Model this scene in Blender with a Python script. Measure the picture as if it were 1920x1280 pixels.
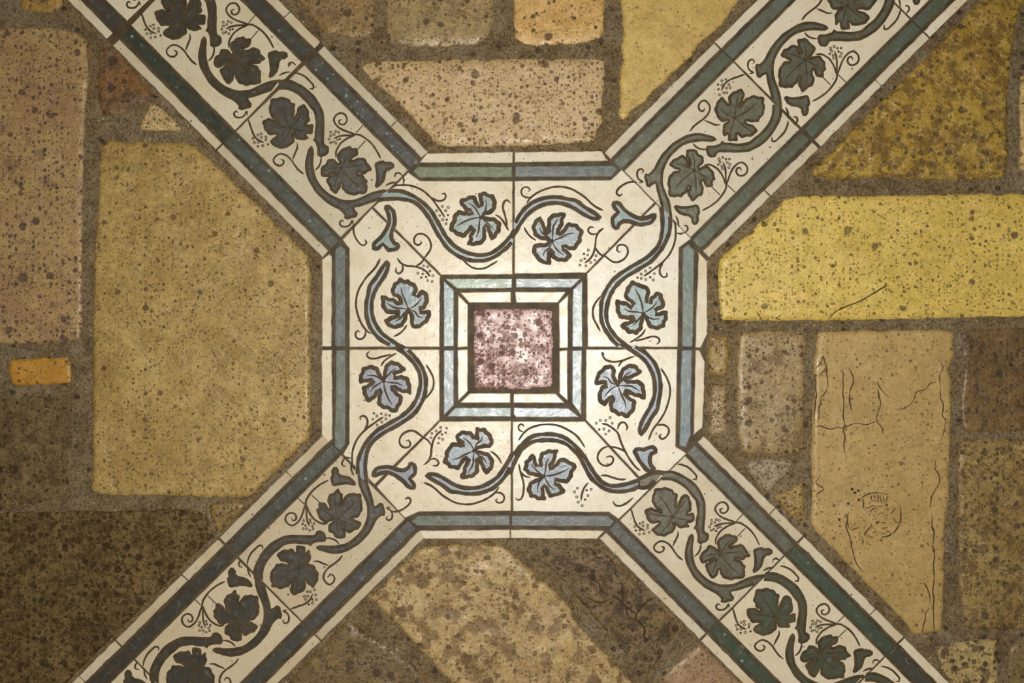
import bpy, math, random
import numpy as np
from mathutils import Vector
from mathutils.geometry import tessellate_polygon, delaunay_2d_cdt

# ------------------------------------------------------------------ scene, camera, light
for o in list(bpy.data.objects):
    bpy.data.objects.remove(o)
scn = bpy.context.scene
COL = scn.collection
PX = 1.0 / 1500.0                 # one photograph pixel on the floor, in metres
CAM_H = 1.35
LAMP_H = 1.42

cam_d = bpy.data.cameras.new('camera')
cam_d.sensor_width = 36.0
cam_d.lens = 36.0 * CAM_H / (1920 * PX)
cam = bpy.data.objects.new('camera', cam_d)
cam.location = (0, 0, CAM_H)
COL.objects.link(cam)
scn.camera = cam

world = bpy.data.worlds.new('world')
scn.world = world
world.use_nodes = True
world.node_tree.nodes['Background'].inputs[0].default_value = (1.0, 0.90, 0.74, 1)
world.node_tree.nodes['Background'].inputs[1].default_value = 0.10

lamp_d = bpy.data.lights.new('ceiling_lamp', 'AREA')
lamp_d.shape = 'DISK'
lamp_d.size = 0.16
lamp_d.energy = 18.8
lamp_d.color = (1.0, 0.955, 0.88)
lamp = bpy.data.objects.new('ceiling_lamp', lamp_d)
lamp.location = (0.035, -0.03, LAMP_H)
COL.objects.link(lamp)

scn.view_settings.view_transform = 'Standard'
scn.view_settings.look = 'None'
scn.view_settings.exposure = 0.0
scn.view_settings.gamma = 1.0
scn.view_settings.use_curve_mapping = False

random.seed(7)
rng = np.random.default_rng(11)

# ------------------------------------------------------------------ helpers
def W(x, y, z=0.0):
    return ((x - 960.0) * PX, (640.0 - y) * PX, z)

def lin(c):
    return tuple((v / 255.0 / 12.92) if v / 255.0 <= 0.04045 else ((v / 255.0 + 0.055) / 1.055) ** 2.4 for v in c)

def illum(x, y):
    r2 = ((x - 990) ** 2 + (y - 680) ** 2) * PX * PX
    return (LAMP_H ** 2 / (LAMP_H ** 2 + r2)) ** 1.5

def alb(c, x=960, y=640, k=1.0):
    L = illum(x, y)
    return tuple(min(0.95, v / L * k / q) for v, q in zip(lin(c), (1.0, 0.955, 0.88))) + (1.0,)

def hash2(ix, iy, seed):
    n = (ix.astype(np.int64) * 374761393 + iy.astype(np.int64) * 668265263 + seed * 982451653) & 0xFFFFFFFF
    n = ((n ^ (n >> 13)) * 1274126177) & 0xFFFFFFFF
    n = (n ^ (n >> 16)) & 0xFFFFFF
    return n / float(0xFFFFFF)

def vnoise(x, y, scale, seed):
    x = np.asarray(x, float) / scale; y = np.asarray(y, float) / scale
    ix = np.floor(x); iy = np.floor(y)
    fx = x - ix; fy = y - iy
    fx = fx * fx * (3 - 2 * fx); fy = fy * fy * (3 - 2 * fy)
    a = hash2(ix, iy, seed); b = hash2(ix + 1, iy, seed)
    c = hash2(ix, iy + 1, seed); d = hash2(ix + 1, iy + 1, seed)
    return (a * (1 - fx) + b * fx) * (1 - fy) + (c * (1 - fx) + d * fx) * fy - 0.5

def fbm(x, y, scale, seed, octv=3):
    s = 0; a = 1.0
    for k in range(octv):
        s = s + a * vnoise(x, y, scale / (2 ** k), seed + 17 * k); a *= 0.5
    return s

def new_obj(name, verts, faces, mats, parent=None, smooth=False, fm=None):
    me = bpy.data.meshes.new(name)
    me.from_pydata(verts, [], faces)
    for m in (mats if isinstance(mats, (list, tuple)) else [mats]):
        me.materials.append(m)
    if fm is not None:
        me.polygons.foreach_set('material_index', fm)
    if smooth:
        me.polygons.foreach_set('use_smooth', [True] * len(me.polygons))
    me.update()
    o = bpy.data.objects.new(name, me)
    COL.objects.link(o)
    if parent is not None:
        o.parent = parent
    return o

def area2(p):
    return sum(p[i][0] * p[(i + 1) % len(p)][1] - p[(i + 1) % len(p)][0] * p[i][1] for i in range(len(p)))

def ccw(p):                      # orientation that faces up once y is flipped
    p = [tuple(map(float, q)) for q in p]
    return p if area2(p) < 0 else p[::-1]

def catmull(pts, closed=False, step=2.5):
    p = [np.array(q, float) for q in pts]
    n = len(p); out = []
    if n < 3 and not closed:
        a, b = p[0], p[-1]
        m = max(2, int(np.linalg.norm(b - a) / step))
        return [tuple(a + (b - a) * i / m) for i in range(m + 1)]
    segs = n if closed else n - 1
    for i in range(segs):
        p1, p2 = p[i % n], p[(i + 1) % n]
        p0 = p[(i - 1) % n] if closed or i > 0 else 2 * p1 - p2
        p3 = p[(i + 2) % n] if closed or i + 2 < n else 2 * p2 - p1
        m = max(1, int(np.linalg.norm(p2 - p1) / step))
        for k in range(m):
            t = k / m
            out.append(tuple(0.5 * ((2 * p1) + (p2 - p0) * t + (2 * p0 - 5 * p1 + 4 * p2 - p3) * t * t
                                    + (3 * p1 - p0 - 3 * p2 + p3) * t ** 3)))
    if not closed:
        out.append(tuple(p[-1]))
    return out

def resample_closed(p, step, jit=0.0, seed=1, js=18.0):
    out = []
    n = len(p)
    for i in range(n):
        a = np.array(p[i], float); b = np.array(p[(i + 1) % n], float)
        L = np.linalg.norm(b - a); m = max(1, int(round(L / step)))
        for k in range(m):
            out.append(a + (b - a) * k / m)
    out = np.array(out)
    if jit:
        out[:, 0] += jit * 2 * fbm(out[:, 0], out[:, 1], js, seed, 2)
        out[:, 1] += jit * 2 * fbm(out[:, 0], out[:, 1], js, seed + 5, 2)
    return out

def chaikin(p, f=0.2):
    out = []
    n = len(p)
    for i in range(n):
        a = np.array(p[i], float); b = np.array(p[(i + 1) % n], float)
        out.append(a + (b - a) * f); out.append(b + (a - b) * f)
    return out

def inset(p, d):
    """inset of a y-down pixel polygon given in ccw() order (clockwise on screen or not, sign solved by area)"""
    p = [np.array(q, float) for q in p]
    s = 1.0 if area2(p) > 0 else -1.0
    out = []
    n = len(p)
    for i in range(n):
        a, b, c = p[i - 1], p[i], p[(i + 1) % n]
        e1 = b - a; e2 = c - b
        l1 = np.linalg.norm(e1) + 1e-9; l2 = np.linalg.norm(e2) + 1e-9
        n1 = np.array([-e1[1], e1[0]]) / l1; n2 = np.array([-e2[1], e2[0]]) / l2
        m = n1 + n2
        q = m / max(0.35, float(np.dot(m, m)) / 2.0)
        out.append(b + s * q * d)
    return out

class MB:                        # mesh builder for painted ornament
    def __init__(s): s.v = []; s.f = []; s.m = []
    def fill(s, poly, z, mi):
        n = len(poly)
        r = delaunay_2d_cdt([Vector((float(x), -float(y))) for x, y in poly], [(i, (i + 1) % n) for i in range(n)], [], 1, 1e-4)
        b = len(s.v)
        s.v += [W(q[0], -q[1], z) for q in r[0]]
        for t in r[2]:
            s.f.append(tuple(b + i for i in t)); s.m.append(mi)
        fix_up(s, b)
    def stroke(s, pts, w, h, mi, closed=False, taper=0.0, z0=0.0, shift=0.0, wob=0.12, seed=0):
        p = np.array(pts, float)
        n = len(p)
        if n < 2: return
        if closed:
            t = np.roll(p, -1, 0) - np.roll(p, 1, 0)
        else:
            t = np.gradient(p, axis=0)
        l = np.linalg.norm(t, axis=1) + 1e-9
        nm = np.stack([-t[:, 1] / l, t[:, 0] / l], 1)
        ww = np.ones(n) * w
        if hasattr(w, '__len__'): ww = np.array(w, float)
        ww = ww * (1 + wob * 2 * fbm(p[:, 0], p[:, 1], 9.0, 31 + seed, 2))
        if taper and not closed:
            k = np.minimum(np.arange(n), np.arange(n)[::-1]) * 1.0
            ww = ww * np.clip(0.35 + k / max(1.0, taper), 0, 1)
        p = p + nm * shift
        b = len(s.v)
        for i in range(n):
            for q, hh in ((-0.5, 0.0), (-0.27, h), (0.27, h), (0.5, 0.0)):
                x, y = p[i] + nm[i] * ww[i] * q
                s.v.append(W(x, y, z0 + hh * (1 + 0.02 * (i % 5)) + 4e-6 * ((i * 7) % 11)))
        for i in range(n if closed else n - 1):
            a = b + 4 * i; c = b + 4 * ((i + 1) % n)
            for q in range(3):
                s.f.append((a + q, a + q + 1, c + q + 1)); s.f.append((a + q, c + q + 1, c + q)); s.m += [mi, mi]
        fix_up(s, b)
    def build(s, name, mats, parent):
        return new_obj(name, s.v, s.f, mats, parent, fm=s.m)

def fix_up(s, b):
    """make every face added from vertex b on face upwards"""
    for i in range(len(s.f) - 1, -1, -1):
        f = s.f[i]
        if min(f) < b: break
        a, c, d = s.v[f[0]], s.v[f[1]], s.v[f[2]]
        if (c[0] - a[0]) * (d[1] - a[1]) - (c[1] - a[1]) * (d[0] - a[0]) < 0:
            s.f[i] = tuple(reversed(f))

# ------------------------------------------------------------------ materials
class NT:
    def __init__(s, name):
        s.mat = bpy.data.materials.new(name); s.mat.use_nodes = True
        s.t = s.mat.node_tree; s.t.nodes.clear()
        s.out = s.t.nodes.new('ShaderNodeOutputMaterial')
        s.bsdf = s.t.nodes.new('ShaderNodeBsdfPrincipled')
        s.t.links.new(s.bsdf.outputs[0], s.out.inputs[0])
    def n(s, typ, **kw):
        nd = s.t.nodes.new('ShaderNode' + typ)
        for k, v in kw.items(): setattr(nd, k, v)
        return nd
    def put(s, sock, v):
        if isinstance(v, bpy.types.NodeSocket): s.t.links.new(v, sock)
        else: sock.default_value = v
    def math(s, op, a, b=None, c=None, clamp=False):
        nd = s.n('Math', operation=op, use_clamp=clamp)
        s.put(nd.inputs[0], a)
        if b is not None: s.put(nd.inputs[1], b)
        if c is not None: s.put(nd.inputs[2], c)
        return nd.outputs[0]
    def ramp(s, v, a, b, c=0.0, d=1.0, smooth=True):
        nd = s.n('MapRange', interpolation_type='SMOOTHSTEP' if smooth else 'LINEAR')
        s.put(nd.inputs[0], v)
        for i, q in zip((1, 2, 3, 4), (a, b, c, d)): s.put(nd.inputs[i], q)
        return nd.outputs[0]
    def mix(s, f, a, b, mode='MIX'):
        nd = s.n('Mix', data_type='RGBA', blend_type=mode)
        s.put(nd.inputs[0], f); s.put(nd.inputs[6], a); s.put(nd.inputs[7], b)
        return nd.outputs[2]
    def pos(s, off=(0, 0, 0)):
        g = s.n('NewGeometry')
        v = s.n('VectorMath', operation='MULTIPLY_ADD')
        s.put(v.inputs[0], g.outputs['Position'])
        v.inputs[1].default_value = (1 / PX,) * 3
        v.inputs[2].default_value = off
        return v.outputs[0]
    def noise(s, vec, size, detail=3.0, rough=0.55, dist=0.0):
        nd = s.n('TexNoise')
        s.put(nd.inputs['Vector'], vec)
        nd.inputs['Scale'].default_value = 1.0 / size
        nd.inputs['Detail'].default_value = detail
        nd.inputs['Roughness'].default_value = rough
        nd.inputs['Distortion'].default_value = dist
        return nd.outputs[0]
    def warp(s, vec, size, amt):
        nd = s.n('TexNoise')
        s.put(nd.inputs['Vector'], vec); nd.inputs['Scale'].default_value = 1.0 / size
        nd.inputs['Detail'].default_value = 1.0
        a = s.n('VectorMath', operation='SUBTRACT'); s.put(a.inputs[0], nd.outputs[1]); a.inputs[1].default_value = (.5, .5, .5)
        b = s.n('VectorMath', operation='MULTIPLY_ADD'); s.put(b.inputs[0], a.outputs[0]); b.inputs[1].default_value = (amt,) * 3
        s.put(b.inputs[2], vec)
        return b.outputs[0]
    def spots(s, vec, cell, density, rmax, gate=None, soft=0.35):
        """round flecks: one per voronoi cell, random size, only in a share of the cells"""
        vo = s.n('TexVoronoi', voronoi_dimensions='2D', feature='F1')
        s.put(vo.inputs['Vector'], vec); vo.inputs['Scale'].default_value = 1.0 / cell
        sp = s.n('SeparateColor'); s.put(sp.inputs[0], vo.outputs['Color'])
        d = density if gate is None else s.math('MULTIPLY', gate, density)
        th = s.math('SUBTRACT', 1.0, d)
        r = s.math('SUBTRACT', sp.outputs[0], th)
        r = s.math('DIVIDE', r, s.math('MAXIMUM', d, 0.02))
        r = s.math('MAXIMUM', r, 0.0)
        r = s.math('MULTIPLY', s.math('POWER', r, 0.8), rmax)
        lo = s.math('MULTIPLY', r, 1.0 - soft)
        nd = s.n('MapRange', interpolation_type='SMOOTHSTEP')
        s.put(nd.inputs[0], vo.outputs['Distance'])
        s.put(nd.inputs[1], lo); s.put(nd.inputs[2], s.math('ADD', r, 0.001))
        nd.inputs[3].default_value = 1.0; nd.inputs[4].default_value = 0.0
        return s.math('MULTIPLY', nd.outputs[0], s.math('GREATER_THAN', r, 0.03))
    def bump(s, h, dist, strength=1.0, prev=None):
        nd = s.n('Bump')
        nd.inputs['Strength'].default_value = strength
        nd.inputs['Distance'].default_value = dist
        s.put(nd.inputs['Height'], h)
        if prev is not None: s.put(nd.inputs['Normal'], prev)
        return nd.outputs[0]
    def done(s, col, rough, normal=None, spec=0.5):
        s.put(s.bsdf.inputs['Base Color'], col)
        s.put(s.bsdf.inputs['Roughness'], rough)
        s.bsdf.inputs['Specular IOR Level'].default_value = spec
        if normal is not None: s.put(s.bsdf.inputs['Normal'], normal)
        return s.mat

def stone_mat(name, c1, c2, c3, spot, dens=(0.35, 0.4, 0.4), cells=(26, 11, 5), rmax=(0.42, 0.42, 0.4),
              rough=0.42, patch=90, lump=0.0006, grain=0.35, pit=1.0, at=(960, 640), seed=0, lumpsize=14, warpamt=5.0,
              streak=None, spec=0.5, blotch=None):
    m = NT(name)
    off = (seed * 137.3, seed * 71.9, seed * 13.0)
    P = m.pos(off)
    wp = m.warp(P, 9.0, warpamt)
    n1 = m.ramp(m.noise(P, patch, 4.0, 0.6, 0.4), 0.36, 0.64)
    n2 = m.ramp(m.noise(m.pos((off[0] + 500, off[1], 9)), patch * 0.45, 4.0, 0.65), 0.45, 0.72)
    col = m.mix(n1, alb(c1, *at), alb(c2, *at))
    col = m.mix(m.math('MULTIPLY', n2, 0.75), col, alb(c3, *at))
    g = m.noise(P, 4.6, 4.0, 0.75)
    g2 = m.noise(P, 15.0, 4.0, 0.7)
    gv = m.ramp(m.math('ADD', m.math('MULTIPLY', g, 0.6), m.math('MULTIPLY', g2, 0.4)), 0.36, 0.66, 1 - grain * 1.35, 1 + grain * 1.15, smooth=False)
    gc = m.n('CombineColor')
    for i in range(3): m.put(gc.inputs[i], gv)
    col = m.mix(1.0, col, gc.outputs[0], 'MULTIPLY')
    gate = m.ramp(m.noise(m.pos((off[0], off[1] + 900, 3)), 70, 3.0, 0.6), 0.36, 0.62, 0.3, 1.0)
    gate2 = m.ramp(m.noise(m.pos((off[0] + 300, off[1] + 400, 5)), 40, 3.0, 0.6), 0.34, 0.62, 0.35, 1.0)
    s1 = m.spots(wp, cells[0], dens[0], rmax[0], gate)
    s2 = m.spots(wp, cells[1], dens[1], rmax[1], gate2)
    s3 = m.spots(P, cells[2], dens[2], rmax[2], gate)
    s4 = m.spots(wp, cells[2] * 1.7, min(0.9, dens[2] * 1.3), rmax[2] * 0.9, gate2)
    mask = m.math('MAXIMUM', m.math('MAXIMUM', s1, m.math('MULTIPLY', s4, 0.8)), m.math('MAXIMUM', s2, m.math('MULTIPLY', s3, 0.9)))
    bl = None
    if blotch:
        bc, bs, blo, bhi, ba = blotch
        bl = m.ramp(m.noise(m.pos((off[0] + 40, off[1] + 1200, 7)), bs, 5.0, 0.68, 0.3), blo, bhi)
        col = m.mix(m.math('MULTIPLY', bl, ba), col, alb(bc, *at))
    vary = m.ramp(m.noise(P, 7.0, 2.0), 0.3, 0.7, 0.7, 1.0)
    col = m.mix(m.math('MULTIPLY', m.math('MULTIPLY', mask, vary), pit), col, alb(spot, *at))
    if streak:
        st = m.n('VectorMath', operation='MULTIPLY'); m.put(st.inputs[0], P); st.inputs[1].default_value = streak
        sv = m.ramp(m.noise(st.outputs[0], 10.0, 3.0, 0.7), 0.5, 0.75)
        col = m.mix(m.math('MULTIPLY', sv, 0.55), col, alb(spot, *at))
    h = m.math('MULTIPLY', m.noise(P, lumpsize, 4.0, 0.6), lump / 0.001)
    h = m.math('ADD', h, m.math('MULTIPLY', g, 0.16))
    h = m.math('SUBTRACT', h, m.math('MULTIPLY', mask, 0.45))
    if bl is not None: h = m.math('SUBTRACT', h, m.math('MULTIPLY', bl, 0.6))
    nrm = m.bump(h, 0.001, 0.9)
    rg = m.ramp(m.noise(P, 22, 3.0, 0.6), 0.3, 0.7, rough - 0.1, rough + 0.14)
    rg = m.math('ADD', rg, m.math('MULTIPLY', mask, 0.2))
    return m.done(col, rg, nrm, spec)

def mortar_mat():
    m = NT('mortar')
    P = m.pos()
    n1 = m.ramp(m.noise(P, 120, 5.0, 0.65), 0.38, 0.62)
    n2 = m.ramp(m.noise(m.pos((77, 400, 0)), 34, 5.0, 0.7), 0.42, 0.68)
    n3 = m.ramp(m.noise(m.pos((770, 40, 0)), 60, 5.0, 0.7), 0.52, 0.70)
    col = m.mix(n1, alb((134, 114, 82)), alb((126, 102, 66)))
    col = m.mix(m.math('MULTIPLY', n2, 0.75), col, alb((88, 68, 42)))
    col = m.mix(m.math('MULTIPLY', n3, 0.7), col, alb((140, 126, 98)))
    st = m.n('VectorMath', operation='MULTIPLY'); m.put(st.inputs[0], m.warp(P, 60, 40)); st.inputs[1].default_value = (1.0, 0.8, 1.0)
    gd = m.ramp(m.noise(st.outputs[0], 4.5, 4.0, 0.8), 0.50, 0.64)
    col = m.mix(m.math('MULTIPLY', gd, 0.72), col, alb((54, 40, 22)))
    gl = m.ramp(m.noise(m.pos((900, 10, 4)), 4.0, 4.0, 0.8), 0.54, 0.68)
    col = m.mix(m.math('MULTIPLY', gl, 0.6), col, alb((182, 164, 126)))
    sp = m.spots(m.warp(P, 5, 3), 8, 0.10, 0.30)
    col = m.mix(m.math('MULTIPLY', sp, 0.5), col, alb((196, 178, 140)))
    sd = m.spots(m.warp(P, 7, 6), 24, 0.30, 0.30)
    col = m.mix(m.math('MULTIPLY', sd, 0.75), col, alb((56, 42, 24)))
    h = m.math('ADD', m.math('MULTIPLY', m.noise(P, 11, 5.0, 0.75), 1.8), m.math('MULTIPLY', gl, 0.35))
    h = m.math('SUBTRACT', h, m.math('MULTIPLY', gd, 0.4))
    return m.done(col, 0.72, m.bump(h, 0.001, 1.0), 0.3)

def grout_mat(name='grout', a=(88, 70, 43), b=(62, 47, 28)):
    m = NT(name)
    P = m.pos()
    n1 = m.ramp(m.noise(P, 30, 4.0, 0.65), 0.36, 0.64)
    col = m.mix(n1, alb(a), alb(b))
    sp = m.ramp(m.noise(P, 3.5, 3.0, 0.8), 0.55, 0.75)
    col = m.mix(m.math('MULTIPLY', sp, 0.45), col, alb((126, 106, 74)))
    return m.done(col, 0.6, m.bump(m.noise(P, 5, 4.0, 0.7), 0.0008, 0.9), 0.35)

def white_tile_mat(name, c, at, seed, yellow=0.35):
    m = NT(name)
    off = (seed * 91.7, seed * 57.1, 0)
    P = m.pos(off)
    n1 = m.ramp(m.noise(P, 75, 4.0, 0.6), 0.4, 0.68)
    col = m.mix(m.math('MULTIPLY', n1, yellow), alb(c, *at), alb((c[0] * 0.93, c[1] * 0.86, c[2] * 0.74), *at))
    n2 = m.ramp(m.noise(m.pos((off[0] + 60, off[1] + 700, 0)), 26, 5.0, 0.7), 0.5, 0.78)
    col = m.mix(m.math('MULTIPLY', n2, 0.45), col, alb((c[0] * 0.82, c[1] * 0.76, c[2] * 0.66), *at))
    g = m.noise(P, 3.0, 3.0, 0.7)
    col = m.mix(m.math('MULTIPLY', m.ramp(g, 0.50, 0.75), 0.38), col, alb((c[0] * .75, c[1] * .68, c[2] * .55), *at))
    gate = m.ramp(m.noise(m.pos((off[0] + 11, off[1] + 31, 0)), 45, 2.0), 0.42, 0.68, 0.1, 1.0)
    sp = m.spots(P, 9, 0.34, 0.17, gate)
    sp2 = m.spots(P, 34, 0.22, 0.075)
    col = m.mix(m.math('MULTIPLY', m.math('MAXIMUM', sp, sp2), 0.85), col, alb((70, 54, 34), *at))
    h = m.math('ADD', m.math('MULTIPLY', m.noise(P, 24, 3.0, 0.55), 0.8), m.math('MULTIPLY', g, 0.10))
    rg = m.ramp(m.noise(P, 30, 3.0, 0.6), 0.3, 0.7, 0.24, 0.42)
    return m.done(col, rg, m.bump(h, 0.001, 0.45), 0.5)

def glaze_mat(name, c, c2, at, seed, fleck=0.0, rough=0.3, mud=0.0):
    tone = lambda q: (0.62 * q[0] + 0.38 * q[1] + 9, q[1] + 4, 0.93 * q[2] + 1) if q[1] < 125 else (q[0] * 0.96, q[1] * 0.955, q[2] * 0.94)
    c, c2 = tone(c), tone(c2)
    m = NT(name)
    off = (seed * 41.7, seed * 87.1, 0)
    P = m.pos(off)
    n1 = m.ramp(m.noise(P, 55, 4.0, 0.6), 0.36, 0.66)
    col = m.mix(n1, alb(c, *at), alb(c2, *at))
    n2 = m.ramp(m.noise(m.pos((off[0] + 60, off[1] + 700, 0)), 9, 5.0, 0.75), 0.45, 0.8)
    col = m.mix(m.math('MULTIPLY', n2, 0.5), col, alb((c[0] * 1.3, c[1] * 1.3, c[2] * 1.3), *at))
    n3 = m.ramp(m.noise(m.pos((off[0] + 160, off[1] + 70, 0)), 6, 4.0, 0.75), 0.55, 0.8)
    col = m.mix(m.math('MULTIPLY', n3, 0.55), col, alb((c[0] * .6, c[1] * .58, c[2] * .5), *at))
    if mud:
        md = m.ramp(m.noise(m.warp(m.pos((off[0] + 360, off[1] + 90, 2)), 14, 8), 24, 5.0, 0.7), 0.44, 0.62)
        col = m.mix(m.math('MULTIPLY', md, mud), col, alb((78, 64, 46), *at))
        mg = m.ramp(m.noise(m.pos((off[0] + 33, off[1] + 990, 2)), 13, 4.0, 0.7), 0.56, 0.70)
        col = m.mix(m.math('MULTIPLY', mg, 0.4), col, alb((112, 118, 108), *at))
    if fleck:
        fl = m.spots(m.warp(P, 6, 3), 11, fleck, 0.34)
        col = m.mix(m.math('MULTIPLY', fl, 0.55), col, alb((150, 160, 158), *at))
    sp = m.spots(P, 13, 0.2, 0.14)
    col = m.mix(m.math('MULTIPLY', sp, 0.8), col, alb((46, 40, 32), *at))
    h = m.math('ADD', m.math('MULTIPLY', m.noise(P, 16, 3.0, 0.6), 1.0), m.math('MULTIPLY', m.noise(P, 3, 3.0, 0.7), 0.15))
    rg = m.ramp(m.noise(P, 24, 3.0, 0.6), 0.3, 0.7, rough - 0.06, rough + 0.12)
    return m.done(col, rg, m.bump(h, 0.001, 0.5), 0.5)

M_MORTAR = mortar_mat()
M_GROUT = grout_mat()
M_LINE = grout_mat('brown_line', (84, 65, 37), (62, 47, 25))
M_CRACK = grout_mat('crack_dirt', (84, 62, 34), (60, 44, 24))

# ------------------------------------------------------------------ the setting: floor of mortar
def build_floor():
    xs = np.unique(np.concatenate([np.arange(-1500, -160, 40), np.arange(-160, 2081, 7), np.arange(2081, 3430, 40)]))
    ys = np.unique(np.concatenate([np.arange(-1500, -160, 40), np.arange(-160, 1441, 7), np.arange(1441, 2790, 40)]))
    X, Y = np.meshgrid(xs, ys)
    Z = -0.0019 + 0.0013 * fbm(X, Y, 34, 3, 4) + 0.0006 * vnoise(X, Y, 12, 8)
    nx, ny = len(xs), len(ys)
    v = np.stack([(X - 960) * PX, (640 - Y) * PX, Z], -1).reshape(-1, 3)
    i = np.arange((ny - 1) * nx).reshape(ny - 1, nx)[:, :-1].ravel()
    f = np.stack([i, i + nx, i + nx + 1, i + 1], 1)
    o = new_obj('floor', v.tolist(), f.tolist(), M_MORTAR, smooth=True)
    o['label'] = 'floor of mortar-set stone slabs crossed by bands of vine-leaf tiles'
    o['kind'] = 'structure'
    return o
FLOOR = build_floor()

# ------------------------------------------------------------------ stones
def build_stone(name, label, poly, mat, seed, top=0.0006, edge=11.0, drop=0.0034, und=0.0007, undsize=60, grid=4.5,
                jit=1.5, rough_h=0.0, rough_size=14, corner=0.09):
    base = chaikin(poly, corner)
    ol = resample_closed(base, 4.0, jit, seed, 15.0)
    x0, y0 = ol.min(0); x1, y1 = ol.max(0)
    gx, gy = np.meshgrid(np.arange(x0, x1, grid), np.arange(y0, y1, grid))
    gx = gx + (np.arange(gx.shape[0])[:, None] % 2) * grid * 0.5
    pts = np.stack([gx.ravel(), gy.ravel()], 1)
    A = ol; B = np.roll(ol, -1, 0)
    keep = []; dist = []
    for c in range(0, len(pts), 4000):
        q = pts[c:c + 4000]
        inside = np.zeros(len(q), bool)
        dmin = np.full(len(q), 1e9)
        for a, b in zip(A, B):
            if (a[1] > b[1]) != (a[1] < b[1]): pass
            cond = (a[1] > q[:, 1]) != (b[1] > q[:, 1])
            if b[1] != a[1]:
                xi = (b[0] - a[0]) * (q[:, 1] - a[1]) / (b[1] - a[1]) + a[0]
                inside ^= cond & (q[:, 0] < xi)
            e = b - a; L = float(e @ e) + 1e-9
            t = np.clip(((q - a) @ e) / L, 0, 1)
            d = np.hypot(q[:, 0] - a[0] - t * e[0], q[:, 1] - a[1] - t * e[1])
            dmin = np.minimum(dmin, d)
        ok = inside & (dmin > grid * 0.55)
        keep.append(q[ok]); dist.append(dmin[ok])
    inn = np.concatenate(keep); dd = np.concatenate(dist)
    n = len(ol)
    allp = np.concatenate([ol, inn]); d = np.concatenate([np.zeros(n), dd])
    ew = edge * (1 + 0.8 * vnoise(allp[:, 0], allp[:, 1], 45, seed + 3))
    t = np.clip(d / ew, 0, 1)
    z = top - drop * (1 - np.sqrt(np.clip(1 - (1 - t) ** 2, 0, 1)))
    z = z + und * 2 * fbm(allp[:, 0], allp[:, 1], undsize, seed, 3) * t
    if rough_h:
        z = z + rough_h * 2 * fbm(allp[:, 0], allp[:, 1], rough_size, seed + 40, 3) * np.clip(d / 5.0, 0, 1)
    res = delaunay_2d_cdt([Vector((float(p[0]), float(-p[1]))) for p in allp],
                          [(i, (i + 1) % n) for i in range(n)], [], 1, 1e-5)
    rv, rf, ov = res[0], res[2], res[3]
    verts = []
    for k, q in enumerate(rv):
        zz = z[ov[k][0]] if ov[k] else -0.002
        verts.append(W(q[0], -q[1], float(zz)))
    faces = []
    for f in rf:
        a, b, c = (verts[i] for i in f[:3])
        up = (b[0] - a[0]) * (c[1] - a[1]) - (b[1] - a[1]) * (c[0] - a[0]) > 0
        faces.append(tuple(f) if up else tuple(reversed(f)))
    # sides of the block, down into the mortar
    idx = {}
    for k in range(len(rv)):
        for q in ov[k]: idx[q] = k
    nb = len(verts)
    for i in range(n):
        verts.append((verts[idx[i]][0], verts[idx[i]][1], -0.012))
    for i in range(n):
        j = (i + 1) % n
        f = (idx[i], idx[j], nb + j, nb + i)
        faces.append(f if area2([tuple(p) for p in ol]) > 0 else tuple(reversed(f)))
    o = new_obj(name, verts, faces, mat, FLOOR, smooth=True)
    o['label'] = label
    return o

S = {}
def stone(key, name, label, poly, cols, seed, at=None, mk=None, **kw):
    if at is None:
        a = np.clip(np.array(poly, float), [0, 0], [1920, 1280]).mean(0); at = (float(a[0]), float(a[1]))
    mat = stone_mat('stone_' + key, *cols, at=at, seed=seed, **(mk or {}))
    S[key] = build_stone(name, label, poly, mat, seed, **kw)
    return S[key]

# left
stone('tall', 'paving_stone', 'tall tan stone peppered with dark purplish pits beside the large ochre slab',
      [(-160, 50), (100, 50), (140, 58), (163, 75), (166, 150), (158, 260), (155, 350), (156, 440), (152, 520), (155, 600), (148, 640), (60, 645), (-160, 640)],
      ((150, 122, 78), (138, 106, 70), (152, 126, 70), (66, 46, 36)), 1,
      mk=dict(blotch=((98,72,56),36,0.54,0.66,0.5), dens=(0.42, 0.5, 0.42), rmax=(0.40, 0.44, 0.40), patch=120, lump=0.0008, grain=0.3), und=0.0010, edge=12)
stone('topleft', 'paving_stone', 'small yellowish stone above the tall pitted tan stone',
      [(30, -160), (125, -160), (118, 12), (95, 25), (60, 22), (36, 18)],
      ((140, 108, 55), (120, 92, 50), (150, 115, 50), (60, 45, 28)), 2, mk=dict(lump=0.0012), und=0.0009)
stone('redbrown', 'paving_stone', 'rough reddish brown stone wedged beside the white edge strip',
      [(180, 90), (214, 82), (275, 160), (297, 188), (264, 198), (230, 214), (190, 222), (182, 180)],
      ((112, 78, 42), (100, 78, 52), (126, 86, 40), (54, 36, 22)), 3,
      mk=dict(blotch=((70,46,26),20,0.50,0.62,0.6), dens=(0.3, 0.4, 0.3), lump=0.0020, lumpsize=16), und=0.0012, rough_h=0.0005, top=0.0)
stone('speckletri', 'paving_stone', 'small triangular cream stone speckled brown above the large ochre slab',
      [(282, 192), (300, 196), (340, 240), (337, 248), (258, 246), (262, 228)],
      ((176, 148, 96), (160, 130, 84), (186, 158, 110), (72, 50, 30)), 4,
      mk=dict(cells=(12, 8, 5), dens=(0.5, 0.6, 0.5), lump=0.0016), edge=8, rough_h=0.0004, top=0.0)
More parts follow.
